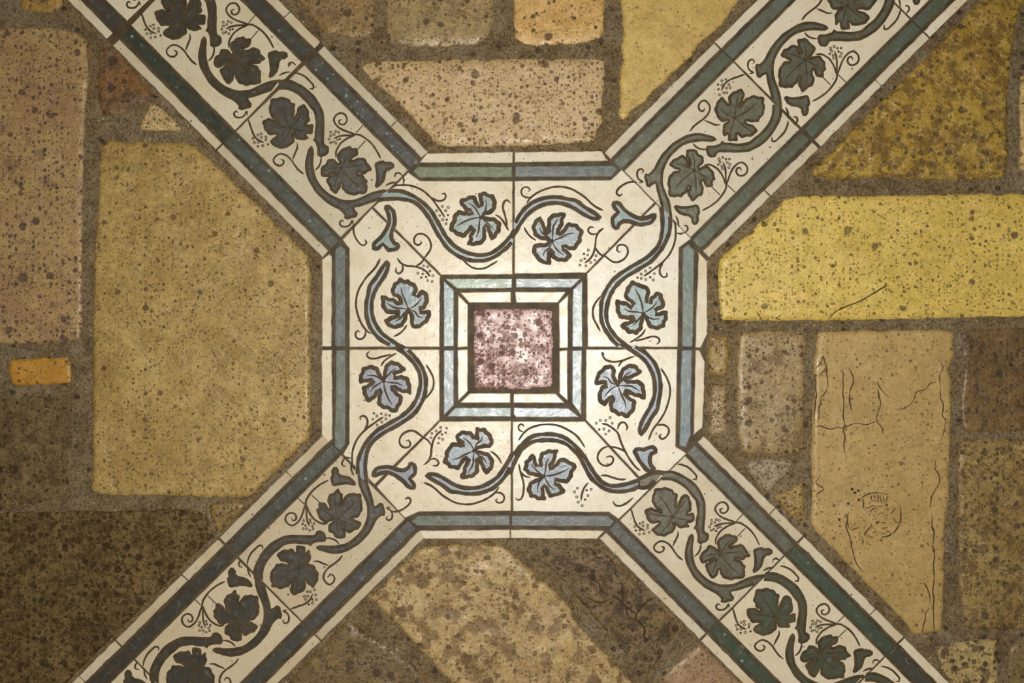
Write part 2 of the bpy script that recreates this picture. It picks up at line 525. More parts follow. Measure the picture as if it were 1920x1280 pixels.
stone('ochre', 'paving_stone', 'largest ochre stone slab with two corners cut along the tile bands',
      [(188, 262), (357, 266), (420, 323), (533, 432), (582, 484), (583, 817), (550, 850), (467, 935), (415, 934), (168, 928), (172, 853), (172, 614), (178, 427)],
      ((166, 136, 74), (150, 120, 62), (172, 144, 86), (80, 57, 30)), 5,
      mk=dict(blotch=((132,104,54),48,0.52,0.66,0.5), dens=(0.16, 0.34, 0.42), rmax=(0.30, 0.34, 0.36), patch=110, lump=0.0005, grain=0.30, rough=0.45), edge=8, jit=1.6, grid=5.5, und=0.0007)
stone('orange', 'paving_stone', 'small oblong orange stone between two dark stones',
      [(15, 672), (60, 670), (130, 668), (135, 690), (133, 720), (100, 723), (20, 723), (14, 700)],
      ((166, 118, 42), (158, 110, 38), (150, 116, 48), (84, 58, 24)), 6, mk=dict(dens=(0.2, 0.35, 0.3), grain=0.22), edge=12, drop=0.004)
stone('darkleft', 'paving_stone', 'dull dark brown stone below the small orange stone',
      [(-160, 745), (20, 742), (100, 740), (132, 746), (142, 790), (136, 850), (130, 925), (100, 942), (30, 953), (-160, 955)],
      ((106, 86, 52), (88, 70, 42), (114, 94, 58), (52, 38, 20)), 7, mk=dict(spec=0.25, blotch=((64,48,26),22,0.50,0.62,0.6), dens=(0.3, 0.5, 0.4), lump=0.0014, rough=0.55), top=-0.0006, und=0.0008)
stone('darkbig', 'paving_stone', 'big dark brown stone with a coarse knobbly surface',
      [(-160, 962), (100, 958), (250, 955), (370, 953), (394, 972), (402, 1003), (300, 1106), (200, 1206), (70, 1337), (-30, 1440), (-160, 1440)],
      ((100, 80, 44), (88, 69, 36), (110, 88, 50), (50, 35, 14)), 8,
      mk=dict(spec=0.25, blotch=((62,44,18),13,0.48,0.62,0.7), cells=(20, 12, 6), dens=(0.55, 0.75, 0.5), rmax=(0.44, 0.46, 0.4), lump=0.0020, lumpsize=10, rough=0.5, grain=0.4), und=0.0008, jit=1.4)
stone('chipyellow', 'paving_stone', 'small yellowish pitted stone below the corner of the large ochre slab',
      [(389, 942), (455, 939), (462, 949), (438, 976), (407, 1004), (399, 985), (391, 963)],
      ((132, 108, 60), (122, 96, 52), (148, 122, 70), (58, 42, 22)), 9, mk=dict(cells=(12, 8, 5), dens=(0.4, 0.5, 0.5), lump=0.0016), edge=7, top=0.0)
# top
stone('topbrown', 'paving_stone', 'brown stone with orange rim in the angle of the tile bands',
      [(470, -160), (702, -160), (704, 58), (690, 76), (650, 70), (612, 62), (585, 35), (556, 0)],
      ((134, 108, 66), (122, 96, 58), (150, 112, 52), (64, 46, 28)), 10, mk=dict(blotch=((90,68,40),30,0.52,0.64,0.6), lump=0.0012, dens=(0.3, 0.35, 0.35)), edge=16, drop=0.004)
stone('topmid', 'paving_stone', 'greyish tan rounded stone between a brown and an orange stone',
      [(720, -160), (925, -160), (928, 40), (916, 74), (890, 88), (800, 91), (750, 89), (728, 80), (720, 40)],
      ((152, 126, 80), (138, 114, 72), (160, 132, 84), (74, 54, 32)), 11, mk=dict(blotch=((104,80,48),26,0.54,0.64,0.6), dens=(0.35, 0.3, 0.3), lump=0.0008), edge=26, drop=0.0046)
stone('toporange', 'paving_stone', 'smooth orange-tan stone with a few large black pits',
      [(960, -160), (1137, -160), (1135, 50), (1126, 72), (1090, 84), (1010, 88), (980, 86), (961, 70)],
      ((194, 156, 92), (184, 140, 72), (200, 160, 100), (66, 46, 26)), 12, mk=dict(dens=(0.3, 0.3, 0.32), rmax=(0.36, 0.36, 0.36), patch=60, lump=0.0006), edge=24, drop=0.0046)
stone('toppink', 'paving_stone', 'wide pinkish tan stone dotted with round pits above the tile ring',
      [(663, 122), (707, 110), (940, 108), (1134, 108), (1136, 140), (1132, 233), (1120, 247), (1117, 268), (1007, 275), (907, 276), (820, 276), (757, 205)],
      ((190, 158, 110), (180, 150, 98), (192, 160, 122), (80, 56, 32)), 13,
      mk=dict(blotch=((134,104,66),26,0.58,0.68,0.5), dens=(0.34, 0.48, 0.45), rmax=(0.38, 0.42, 0.42), lump=0.0008, grain=0.26), edge=20, drop=0.0044, und=0.0008)
stone('topyellow', 'paving_stone', 'smooth pale yellow slab with its lower edge cut along the tile band',
      [(1166, -160), (1530, -160), (1393, -4), (1353, 42), (1310, 90), (1280, 122), (1237, 163), (1190, 207), (1167, 232), (1160, 217), (1165, 100)],
      ((188, 156, 86), (178, 146, 80), (194, 164, 92), (120, 92, 44)), 14,
      mk=dict(dens=(0.05, 0.12, 0.2), rmax=(0.2, 0.25, 0.3), lump=0.0006, lumpsize=22, grain=0.2), edge=8, jit=4.0)
# right
stone('mustard', 'paving_stone', 'mustard stone with a deeply dimpled surface beside the tile band',
      [(1522, 318), (1613, 228), (1700, 142), (1840, 0), (1905, -65), (1998, -160), (2000, -155), (1905, 40), (1891, 170), (1892, 300), (1885, 332), (1840, 337), (1750, 338), (1640, 332), (1560, 336), (1524, 329)],
      ((152, 122, 46), (140, 108, 42), (166, 136, 64), (78, 56, 28)), 15,
      mk=dict(blotch=((88,63,28),20,0.47,0.58,0.7), cells=(24, 16, 7), dens=(0.75, 0.6, 0.25), rmax=(0.34, 0.36, 0.3), lump=0.0034, lumpsize=15, grain=0.25, rough=0.28), und=0.0012, rough_h=0.0004)
stone('sliver', 'paving_stone', 'pale tan stone sliver beyond the dimpled mustard stone',
      [(1913, 134), (2080, 130), (2080, 330), (1912, 327), (1911, 220)],
      ((170, 140, 84), (160, 130, 76), (176, 146, 90), (80, 58, 34)), 16)
stone('yellow', 'paving_stone', 'long bright yellow slab with dark pits and a thin crack',
      [(1481, 366), (1600, 366), (1760, 363), (2080, 360), (2080, 592), (1747, 598), (1560, 602), (1430, 603), (1348, 601), (1346, 540), (1348, 484), (1407, 434)],
      ((202, 172, 84), (190, 160, 72), (206, 172, 92), (92, 72, 34)), 17,
      mk=dict(dens=(0.26, 0.36, 0.40), rmax=(0.34, 0.38, 0.40), patch=130, lump=0.0007, grain=0.24), edge=12, grid=5.5)
stone('smallochre', 'paving_stone', 'small rough ochre stone against the right white edge strip',
      [(1328, 628), (1340, 625), (1366, 628), (1368, 660), (1366, 700), (1355, 706), (1330, 702), (1327, 660)],
      ((152, 122, 64), (140, 110, 56), (164, 134, 76), (74, 54, 28)), 18, mk=dict(cells=(12, 8, 5), lump=0.0018), edge=7)
stone('smallgrit', 'paving_stone', 'small gritty cream stone below the small rough ochre stone',
      [(1335, 722), (1362, 720), (1364, 760), (1361, 812), (1332, 815), (1330, 770)],
      ((160, 134, 92), (146, 118, 76), (180, 152, 110), (66, 46, 28)), 19, mk=dict(cells=(10, 7, 4), dens=(0.5, 0.6, 0.5), lump=0.0018), edge=7, rough_h=0.0004)
stone('mauve', 'paving_stone', 'upright mauve-brown stone with large dark blotches beside the fossil slab',
      [(1385, 622), (1440, 619), (1505, 622), (1514, 640), (1513, 690), (1510, 760), (1508, 840), (1496, 851), (1392, 850), (1380, 800), (1381, 700)],
      ((152, 126, 82), (140, 114, 70), (162, 134, 94), (74, 54, 32)), 20, mk=dict(blotch=((92,68,42),30,0.54,0.62,0.6), cells=(34, 14, 6), dens=(0.45, 0.45, 0.4), lump=0.0010), edge=15)
stone('fossil', 'paving_stone', 'smooth tan slab with cracks and a spiral fossil imprint',
      [(1533, 619), (1660, 618), (1790, 618), (1791, 667), (1778, 692), (1787, 717), (1783, 853), (1781, 943), (1774, 986), (1770, 1187), (1712, 1191), (1703, 1174), (1613, 1083), (1521, 988), (1521, 930), (1522, 853), (1523, 807), (1527, 670)],
      ((166, 136, 80), (158, 128, 74), (172, 142, 88), (98, 72, 38)), 21,
      mk=dict(dens=(0.06, 0.16, 0.24), rmax=(0.22, 0.34, 0.36), lump=0.0004, lumpsize=24, grain=0.2, rough=0.46), edge=7, grid=5.0, und=0.0006)
stone('greytri', 'paving_stone', 'small grey gritty triangular stone',
      [(1397, 861), (1440, 860), (1487, 860), (1492, 876), (1467, 900), (1440, 925), (1423, 910), (1403, 884)],
      ((148, 130, 98), (134, 116, 84), (160, 142, 110), (78, 62, 42)), 22, mk=dict(cells=(9, 6, 4), dens=(0.5, 0.6, 0.5), lump=0.0016), edge=7, rough_h=0.0004)
stone('yellowtri', 'paving_stone', 'small yellowish triangular stone beside the fossil slab',
      [(1446, 930), (1480, 916), (1507, 902), (1511, 963), (1504, 981), (1487, 971)],
      ((152, 122, 66), (140, 110, 58), (164, 136, 80), (70, 50, 28)), 23, mk=dict(cells=(10, 7, 4), dens=(0.5, 0.5, 0.5), lump=0.0016), edge=7, rough_h=0.0004)
stone('darkright', 'paving_stone', 'dark brown stone under the end of the yellow slab',
      [(1803, 622), (1840, 613), (2080, 608), (2080, 812), (1900, 811), (1806, 814), (1800, 760), (1805, 700)],
      ((108, 82, 46), (96, 72, 40), (118, 92, 50), (54, 38, 22)), 24, mk=dict(blotch=((66,48,28),24,0.50,0.64,0.6), dens=(0.35, 0.5, 0.4), lump=0.0012), top=-0.0003)
stone('pitright', 'paving_stone', 'tall olive brown stone with a crumbly pitted face right of the fossil slab',
      [(1800, 828), (1850, 822), (2080, 820), (2080, 1178), (1900, 1182), (1812, 1180), (1798, 1100), (1795, 900)],
      ((134, 108, 60), (120, 94, 48), (142, 118, 72), (64, 46, 24)), 25, mk=dict(blotch=((82,60,32),18,0.50,0.60,0.7), cells=(20, 12, 6), dens=(0.3, 0.4, 0.4), lump=0.0022, lumpsize=13), und=0.0010)
stone('leopard', 'paving_stone', 'yellow stone covered with dark brown leopard spots',
      [(1757, 1217), (1800, 1201), (1845, 1197), (1873, 1198), (1876, 1440), (1940, 1440), (1860, 1358), (1787, 1284), (1764, 1254)][:5] + [(1936, 1440), (1787, 1284), (1764, 1254)],
      ((152, 130, 82), (144, 120, 74), (160, 138, 92), (68, 46, 28)), 26, mk=dict(blotch=((76,52,32),18,0.52,0.60,0.8), cells=(20, 12, 6), dens=(0.6, 0.65, 0.4), rmax=(0.44, 0.46, 0.42)), edge=9)
stone('corner', 'paving_stone', 'plain brown stone beyond the leopard-spotted stone',
      [(1890, 1202), (2080, 1195), (2080, 1440), (1960, 1440), (1890, 1360)],
      ((114, 94, 58), (100, 80, 48), (120, 98, 58), (60, 44, 26)), 27, mk=dict(lump=0.0010))
# bottom
stone('palebig', 'paving_stone', 'large pale slab with ragged brown hollows below the tile ring',
      [(790, 1022), (870, 1020), (947, 1022), (968, 1045), (1000, 1072), (1068, 1135), (1075, 1160), (1133, 1222), (1190, 1285), (1330, 1440), (990, 1440), (840, 1276), (790, 1223), (757, 1183), (720, 1150), (688, 1119), (720, 1090), (763, 1050)],
      ((176, 146, 94), (154, 124, 76), (166, 140, 84), (92, 66, 36)), 28,
      mk=dict(blotch=((104,76,42),34,0.50,0.60,0.75), cells=(40, 18, 7), dens=(0.42, 0.45, 0.38), rmax=(0.42, 0.40, 0.40), warpamt=9.0, lump=0.0018, lumpsize=26, patch=70), edge=12, und=0.0013)
stone('roughdark', 'paving_stone', 'dark cracked rough stone next to the large pale slab',
      [(1012, 1028), (1080, 1022), (1125, 1022), (1200, 1096), (1272, 1167), (1278, 1182), (1262, 1205), (1226, 1262), (1206, 1265), (1150, 1205), (1105, 1150), (1060, 1098), (1020, 1058)],
      ((110, 86, 50), (94, 72, 40), (128, 102, 58), (54, 38, 20)), 29, mk=dict(rough=0.6, blotch=((54,38,22),26,0.48,0.60,0.75), lump=0.0024, lumpsize=30, dens=(0.3, 0.4, 0.4)), rough_h=0.0006, rough_size=26, und=0.0016, top=-0.0004)
stone('rose', 'paving_stone', 'rose-brown stone in the lower angle of the tile band',
      [(1240, 1268), (1280, 1232), (1312, 1207), (1330, 1222), (1395, 1287), (1548, 1440), (1370, 1440), (1280, 1340)],
      ((150, 120, 86), (140, 110, 76), (156, 126, 92), (88, 64, 42)), 30, mk=dict(dens=(0.15, 0.25, 0.3), lump=0.0008))
stone('bottombrown', 'paving_stone', 'brown stone between the large pale slab and the tile band',
      [(654, 1158), (690, 1190), (735, 1215), (775, 1245), (805, 1285), (940, 1440), (385, 1440), (535, 1282), (600, 1214)],
      ((120, 96, 58), (106, 84, 48), (130, 104, 62), (62, 44, 24)), 31, mk=dict(blotch=((74,54,30),40,0.50,0.62,0.6), lump=0.0014, lumpsize=24, dens=(0.35, 0.4, 0.4)), und=0.0012)
stone('porphyry', 'paving_stone', 'square pink and dark red speckled stone at the centre of the tile ring',
      [(887, 578), (962, 577), (1038, 578), (1039, 652), (1037, 729), (962, 731), (888, 730), (886, 652)],
      ((206, 172, 160), (196, 156, 142), (168, 112, 98), (92, 58, 46)), 32,
      mk=dict(blotch=((110,70,58),24,0.51,0.60,0.7), cells=(22, 10, 5), dens=(0.45, 0.55, 0.6), rmax=(0.40, 0.42, 0.44), patch=50, lump=0.0007, grain=0.3, rough=0.36), edge=6, jit=1.0, corner=0.06, grid=4, top=0.0002)

# cracks and fossil relief on the slabs
def lines_on(parent, name, strokes, w, h, mat, label, z0=0.0008):
    mb = MB()
    for k, st in enumerate(strokes):
        mb.stroke(catmull(st, step=4), w, h, 0, taper=3, z0=z0, wob=0.4, seed=k)
    o = mb.build(name, [mat], parent)
    o['label'] = label
    return o

lines_on(S['yellow'], 'crack', [[(1553, 599), (1563, 587), (1580, 577), (1613, 564), (1640, 548), (1664, 534)], [(1418, 584), (1430, 601)]], 2.4, 0.0004, M_CRACK, 'thin dark crack')
def jag(pts, amp, seed):
    r = random.Random(seed); out = []
    for i in range(len(pts) - 1):
        a, b = pts[i], pts[i + 1]
        m = max(1, int(math.dist(a, b) / 11))
        for k in range(m):
            t = k / m
            out.append((a[0] + (b[0] - a[0]) * t + r.uniform(-amp, amp), a[1] + (b[1] - a[1]) * t + r.uniform(-amp, amp)))
    return out + [pts[-1]]
fs = [jag([(1580, 690), (1581, 760), (1584, 852)], 1.5, 1), jag([(1524, 798), (1555, 803), (1580, 801), (1600, 796), (1645, 790)], 3, 2),
      jag([(1648, 728), (1650, 760), (1645, 790), (1655, 815)], 3.5, 3), jag([(1645, 718), (1655, 735), (1668, 745)], 2, 4),
      jag([(1682, 768), (1700, 757), (1722, 735), (1740, 722), (1755, 716)], 4, 5), jag([(1757, 672), (1768, 690), (1762, 715), (1765, 745), (1770, 790), (1762, 830)], 4, 6),
      jag([(1590, 690), (1600, 715), (1596, 745), (1598, 775)], 4, 7), jag([(1756, 856), (1755, 880), (1760, 905), (1748, 930), (1744, 950)], 3, 8),
      jag([(1748, 965), (1750, 1010), (1751, 1060), (1750, 1120), (1752, 1185)], 2, 9), jag([(1728, 1185), (1735, 1150), (1742, 1140)], 2, 10),
      jag([(1732, 1090), (1740, 1110), (1744, 1128)], 1.5, 11), jag([(1590, 955), (1588, 985), (1596, 1020), (1605, 1050), (1618, 1072)], 2, 12),
      jag([(1530, 690), (1545, 668), (1548, 690), (1535, 705)], 2, 13), jag([(1528, 700), (1530, 740), (1527, 790)], 2, 14),
      jag([(1548, 690), (1550, 725), (1540, 745), (1532, 790)], 2, 15), jag([(1540, 890), (1530, 905), (1545, 915), (1528, 930)], 3, 16)]
lines_on(S['fossil'], 'crack', fs, 2.1, 0.0006, M_CRACK, 'jagged dark cracks', 0.0007)
FM = S['fossil'].data.materials[0]
def fossil():
    F = lambda *p: Z0(1560, 900, 7.467, p)
    Z0 = lambda x0, y0, k, pts: [(x0 + x / k, y0 + y / k) for x, y in pts]
    lines = [F((405,245),(480,203),(560,185),(620,175),(700,190),(782,212)), F((858,275),(910,320),(955,385),(962,460),(958,540),(948,605),(910,672),(850,742),(760,790),(690,795)),
             F((425,250),(440,310),(438,380),(485,432)), F((440,385),(520,380),(560,352),(610,362),(700,362),(750,410),(795,472)), F((515,432),(560,410),(600,380)), F((530,450),(590,490)),
             F((795,472),(830,460),(868,402),(890,380)), F((600,595),(650,640),(690,672),(755,660)), F((538,600),(560,650),(620,700),(700,742),(742,740)), F((540,642),(500,690),(448,772)),
             F((220,440),(213,560),(230,662),(282,690),(382,650)), F((270,342),(352,388)), F((245,780),(262,862)), F((760,702),(852,745)), F((862,520),(880,580),(950,602)),
             F((545,200),(552,292)), F((592,195),(600,270)), F((635,190),(642,282)), F((665,200),(692,322)), F((712,220),(722,302)), F((780,215),(742,312)),
             F((570,295),(640,290),(700,330),(740,320)), F((610,380),(600,450),(650,470),(720,440)), F((650,560),(690,600),(740,590)), F((380,520),(430,530),(460,590)), F((380,760),(430,830),(420,900)), F((480,770),(520,800),(570,790))]
    mb = MB()
    for k, st in enumerate(lines):
        mb.stroke([(x + 1.9, y + 1.6) for x, y in catmull(st, step=3)], 3.6, 0.0012, 0, z0=0.0003, wob=0.4, seed=k, taper=2)
    o = mb.build('fossil_imprint', [FM], S['fossil'])
    o['label'] = 'ribbed spiral shell fossil in low relief'
    mb = MB()
    for k, st in enumerate(lines):
        mb.stroke(catmull(st, step=3), 2.3, 0.0007, 0, z0=0.0006, wob=0.6, seed=k, taper=2)
    for x, y in F((225,325),(100,550),(280,125),(365,145),(320,175),(375,275),(635,590),(760,345)):
        mb.stroke([(x + 1.6 * math.cos(a), y + 1.4 * math.sin(a)) for a in np.linspace(0, 6.28, 8)[:-1]], 3.0, 0.0007, 0, closed=True, z0=0.0006, wob=0)
    mb.build('fossil_groove', [M_CRACK], S['fossil'])
fossil()
lines_on(S['roughdark'], 'crack', [jag([(1105, 1060), (1125, 1105), (1150, 1120), (1190, 1150), (1215, 1200)], 4, 21), jag([(1150, 1120), (1120, 1130), (1100, 1120)], 3, 22),
          jag([(1190, 1150), (1210, 1130), (1230, 1120)], 3, 23), jag([(1150, 1060), (1170, 1095), (1165, 1130), (1180, 1160)], 4, 24)], 3.2, 0.0005, grout_mat('deep_crack', (58, 43, 25), (42, 31, 17)), 'deep dark cracks', 0.0007)

# ------------------------------------------------------------------ tiled bands: grout bed
def line_pt(kind, s, c):
    """arm coordinates to pixels. kind 'd': s = x+y, c = y-x ; kind 'u': s = x-y, c = x+y"""
    if kind == 'd': return ((s - c) / 2.0, (s + c) / 2.0)
    return ((s + c) / 2.0, (c - s) / 2.0)

R2 = math.sqrt(2)
# arms: kind, joints from the ring outwards, the two field edges (at the ring, far out)
ARMS = {
    'nw': dict(kind='d', joints=(1085, 686, 284, -118), lo=(-446, -455), hi=(-194, -201)),
    'ne': dict(kind='u', joints=(849, 1261, 1673, 2085), lo=(1491, 1493), hi=(1740, 1743)),
    'se': dict(kind='d', joints=(2136, 2513, 2891, 3269), lo=(-430, -428), hi=(-187, -183)),
    'sw': dict(kind='u', joints=(-212, -600, -985, -1370), lo=(1493, 1485), hi=(1732, 1727)),
}
def arm_c(a, side, s):
    j = a['joints']; t = (s - j[0]) / (j[3] - j[0])
    e = a[side]
    return e[0] + (e[1] - e[0]) * t

def arm_quad(a, s0, s1, side, o0, o1):
    """quad along the arm between joint coordinates, between perpendicular offsets o0..o1 (px) outside a field edge"""
    sg = -R2 if side == 'lo' else R2
    P = lambda s, o: line_pt(a['kind'], s, arm_c(a, side, s) + sg * o)
    return [P(s0, o0), P(s1, o0), P(s1, o1), P(s0, o1)]

def grout_bed():
    mb = MB()
    ring = [(786, 288), (1140, 284), (1323, 478), (1325, 640), (1318, 815), (1140, 1006), (786, 1008), (606, 825), (604, 655), (605, 486)]
    def grid_poly(poly, step):
        mb.fill(resample_closed(poly, step), -0.0009, 0)
    grid_poly(ring, 30)
    for a in ARMS.values():
        j = a['joints']
        d = 1 if j[3] > j[0] else -1
        s0, s1 = j[0] - d * 40, j[3] + d * 8
        p = [line_pt(a['kind'], s0, arm_c(a, 'lo', s0) - R2 * 52), line_pt(a['kind'], s1, arm_c(a, 'lo', s1) - R2 * 52),
             line_pt(a['kind'], s1, arm_c(a, 'hi', s1) + R2 * 52), line_pt(a['kind'], s0, arm_c(a, 'hi', s0) + R2 * 52)]
        mb.fill(p, -0.00095, 0)
    o = mb.build('grout_bed', [M_GROUT], FLOOR)
    o['label'] = 'brown grout showing between the glazed tiles'
grout_bed()

# ------------------------------------------------------------------ tiles
def slab_obj(name, poly, mat, parent, label=None, bev=1.3, top=0.0, jit=0.45, seed=0, corner=0.0, low=0.0009):
    p = ccw(poly)
    if corner: p = [tuple(q) for q in chaikin(p, corner)]
    outer = resample_closed(p, 7.0, jit, seed, 11.0)
    outer = [tuple(q) for q in outer]
    inn = inset(outer, bev)
    n = len(outer)
    v = [W(x, y, top) for x, y in inn] + [W(x, y, top - low) for x, y in outer] + [W(x, y, -0.006) for x, y in outer]
    f = []
    for t in tessellate_polygon([[Vector((x, -y, 0)) for x, y in inn]]):
        a, b, c = (v[i] for i in t)
        up = (b[0] - a[0]) * (c[1] - a[1]) - (b[1] - a[1]) * (c[0] - a[0]) > 0
        f.append(tuple(t) if up else tuple(reversed(t)))
    for i in range(n):
        k = (i + 1) % n
        f.append((i, n + i, n + k, k)); f.append((n + i, 2 * n + i, 2 * n + k, n + k))
    o = new_obj(name, v, f, mat, parent)
    if label: o['label'] = label
    return o

# ---- traced ornament (pixel coordinates of the photograph) ----
def Z(x0, y0, k, pts): return [(x0 + x / k, y0 + y / k) for x, y in pts]
z1 = lambda *p: Z(400, 60, 8, p)
z2 = lambda *p: Z(440, 180, 8, p)
z3 = lambda *p: Z(560, 200, 8, p)
z4 = lambda *p: Z(560, 300, 8, p)
z5 = lambda *p: Z(640, 360, 8, p)
z6 = lambda *p: Z(760, 340, 8, p)
z7 = lambda *p: Z(940, 340, 8, p)
z8 = lambda *p: Z(1080, 330, 8, p)
k4 = 7.358
zb = lambda *p: Z(940, 790, k4, p)
zr = lambda *p: Z(1080, 690, k4, p)
zs = lambda *p: Z(1130, 800, 6.4, p)

# design of one arm tile (inner tile of the upper left arm)
ARM = dict(
  leaves=[
    dict(o=z2((545,45),(600,38),(690,20),(760,28),(830,65),(850,100),(895,115),(900,190),(893,265),(905,290),(930,250),(950,185),(1020,125),(1070,160),(1105,215),(1115,300),(1125,375),(1115,425),(1168,425),(1172,490),(1165,560),(1120,600),(1110,635),(1030,655),(960,655),(905,620),(872,560),(893,625),(890,680),(860,725),(800,755),(750,785),(650,780),(590,745),(530,695),(560,660),(585,625),(608,602),(520,580),(480,540),(450,490),(415,390),(430,365),(500,340),(560,352),(632,388),(585,345),(550,315),(545,270),(515,235),(520,160),(535,110)),
         c=z2((840,480))[0], v=[z2((840,480),(760,320),(620,140)), z2((840,480),(960,330),(1040,200)), z2((840,480),(980,520),(1110,540)), z2((840,480),(780,620),(680,720)), z2((840,480),(650,460),(480,430))]),
    dict(o=z3((580,720),(600,680),(650,640),(690,610),(740,605),(775,592),(800,625),(880,630),(888,680),(870,730),(800,775),(840,790),(900,770),(950,765),(1010,800),(1025,840),(1060,890),(1100,940),(1030,970),(1020,1000),(940,1005),(893,988),(920,1010),(975,1040),(1000,1080),(1030,1110),(1020,1160),(1035,1190),(1020,1230),(1020,1290),(960,1305),(900,1310),(810,1325),(740,1305),(690,1275),(655,1225),(640,1205),(600,1260),(560,1300),(525,1290),(480,1250),(470,1205),(440,1170),(420,1090),(470,1040),(553,1003),(500,1010),(440,1045),(355,1055),(340,1010),(330,950),(360,890),(410,850),(450,785),(520,785),(580,830),(617,872),(592,800),(580,760)),
         c=z3((640,920))[0], v=[z3((640,920),(700,800),(790,680)), z3((640,920),(820,890),(980,880)), z3((640,920),(780,1090),(920,1220)), z3((640,920),(570,1080),(540,1220)), z3((640,920),(500,920),(400,960))]),
  ],
  vines=[[
    z1((985,718),(1130,715),(1270,770),(1400,850),(1520,960),(1600,1090),(1650,1200)) + z2((1340,300),(1345,450),(1340,600),(1345,720),(1405,755),(1412,830),(1375,885),(1280,912),(1240,885),(1240,790),(1210,690),(1170,665),(1200,615),(1200,540),(1215,430),(1205,320),(1180,230),(1120,160),(1060,80),(980,5)) + z1((1200,900),(1090,865),(970,862))],
    [z4((1318,440),(1200,455),(1080,490),(960,545),(850,590),(740,600),(640,590),(540,550),(440,490),(340,390),(270,290),(235,170),(220,60)) + z3((220,750),(228,690),(225,640),(205,595),(185,590),(150,630),(130,700),(105,800),(95,880),(105,980),(135,1080),(190,1180),(250,1280)) + z4((330,560),(420,640),(520,700),(600,740),(650,780),(690,830),(680,870),(730,890),(800,870),(870,850),(885,800),(850,760),(830,715),(900,700),(1000,670),(1100,635),(1185,608))],
  ],
  buds=[z3((1135,880),(1150,840),(1200,820),(1270,808),(1300,830),(1380,825),(1435,860),(1435,910),(1390,940),(1340,945),(1310,990),(1300,1050),(1280,1120),(1220,1190),(1170,1220),(1145,1190),(1165,1100),(1160,1000),(1150,930))],
  tend=[
    z1((1200,610),(1270,620),(1370,665),(1440,730),(1500,800),(1495,850),(1440,850)),
    z2((200,345),(210,370),(240,460),(280,570),(340,650),(440,700)),
    z2((1035,1170),(960,1110),(890,1020),(850,960),(780,895),(690,865),(620,900),(580,960),(610,1020),(670,1045),(725,1020),(735,970),(690,945)),
    z2((935,700),(940,770),(905,860),(870,950)),
    z3((1230,780),(1170,660),(1090,550),(1010,480),(920,425),(850,415),(780,390),(680,355),(600,310),(540,240),(530,180),(570,120),(630,95),(690,115),(725,180),(710,240),(660,270),(610,250),(605,210),(650,190)),
    z3((850,430),(700,430),(600,445),(520,480)),
    z3((850,430),(740,470),(640,540),(590,610),(560,680),(560,770)),
    z2((1300,900),(1290,990),(1260,1060),(1205,1115)),
    z3((1300,1185),(1380,1145),(1470,1130)),
    z3((1445,1060),(1450,1010),(1500,990),(1560,1035)),
    z4((680,930),(650,900),(615,940),(640,990),(710,1000),(770,970),(805,905),(818,975)),
  ],
  thin=[z3((965,275),(860,395)), z3((1000,510),(890,635))],
  berries=z2((1440,540),(1515,530),(1560,545),(1440,595),(1490,575),(1415,645),(1540,655),(1580,645),(1480,685),(1440,700),(1520,710)) + z2((395,565),(350,585),(275,635),(400,620),(470,615),(470,660),(295,695),(355,690),(350,755),(420,745),(500,725)),
)
ARM_ANCH = [(543.75,241.3),(640,315),(705,352.5),(583.75,273.75),(598.75,293.75),(638.75,211.25),(512.5,300),(651,411),(522.5,158.75),(716,365)]
ARM_FIT = {
  ('nw',0): ARM_ANCH,
  ('nw',1): [(346.6,39.8),(440.3,107.8),(505,146.9),(381,68.75),(398,89),(434,4),(310.6,93.75),(451,207.5),None,(520,158.75)],
  ('ne',0): [(1375.3,219.4),(1303.4,321),(1263.6,386.7),(1343.3,261),(1323.75,276.6),(1402.7,317),(1320.6,188.9),(1208,329.7),(1456.6,197.5),(1249,397)],
  ('ne',1): [(1586.4,7.8),(1510.6,114),(1469.8,178.75),(1552.8,57.8),(1534.8,67.2),(1610.6,107.8),None,(1415,124),None,(1456.6,197.5)],
  ('se',0): [(1262.8,970.3),(1346.6,1035),(1409.8,1078.75),(1295,1005.3),(1309,1017),(1351.9,940.6),(1223.9,1024),(1359,1131),(1245.6,890.6),(1429,1082)],
  ('se',1): [(1450,1156.6),(1541.6,1226),(1603,1262.8),(1483.75,1187.8),(1497.8,1205.8),(1540,1130),(1414,1209.7),None,(1438,1082),None],
  ('sw',0): [(562.5,1060.6),(632.7,972.3),(668.6,909),(592.2,1027.8),(611.7,1012.2),(535.2,971.6),(617.2,1096.6),(723.3,960.6),(484.4,1087.2),(678,898)],
  ('sw',1): [(365,1256.6),(438.4,1161),(474.4,1100.3),(399.4,1217.5),(419,1205),(340.8,1162.8),None,(529,1155),None,(484.4,1087.2)],
}
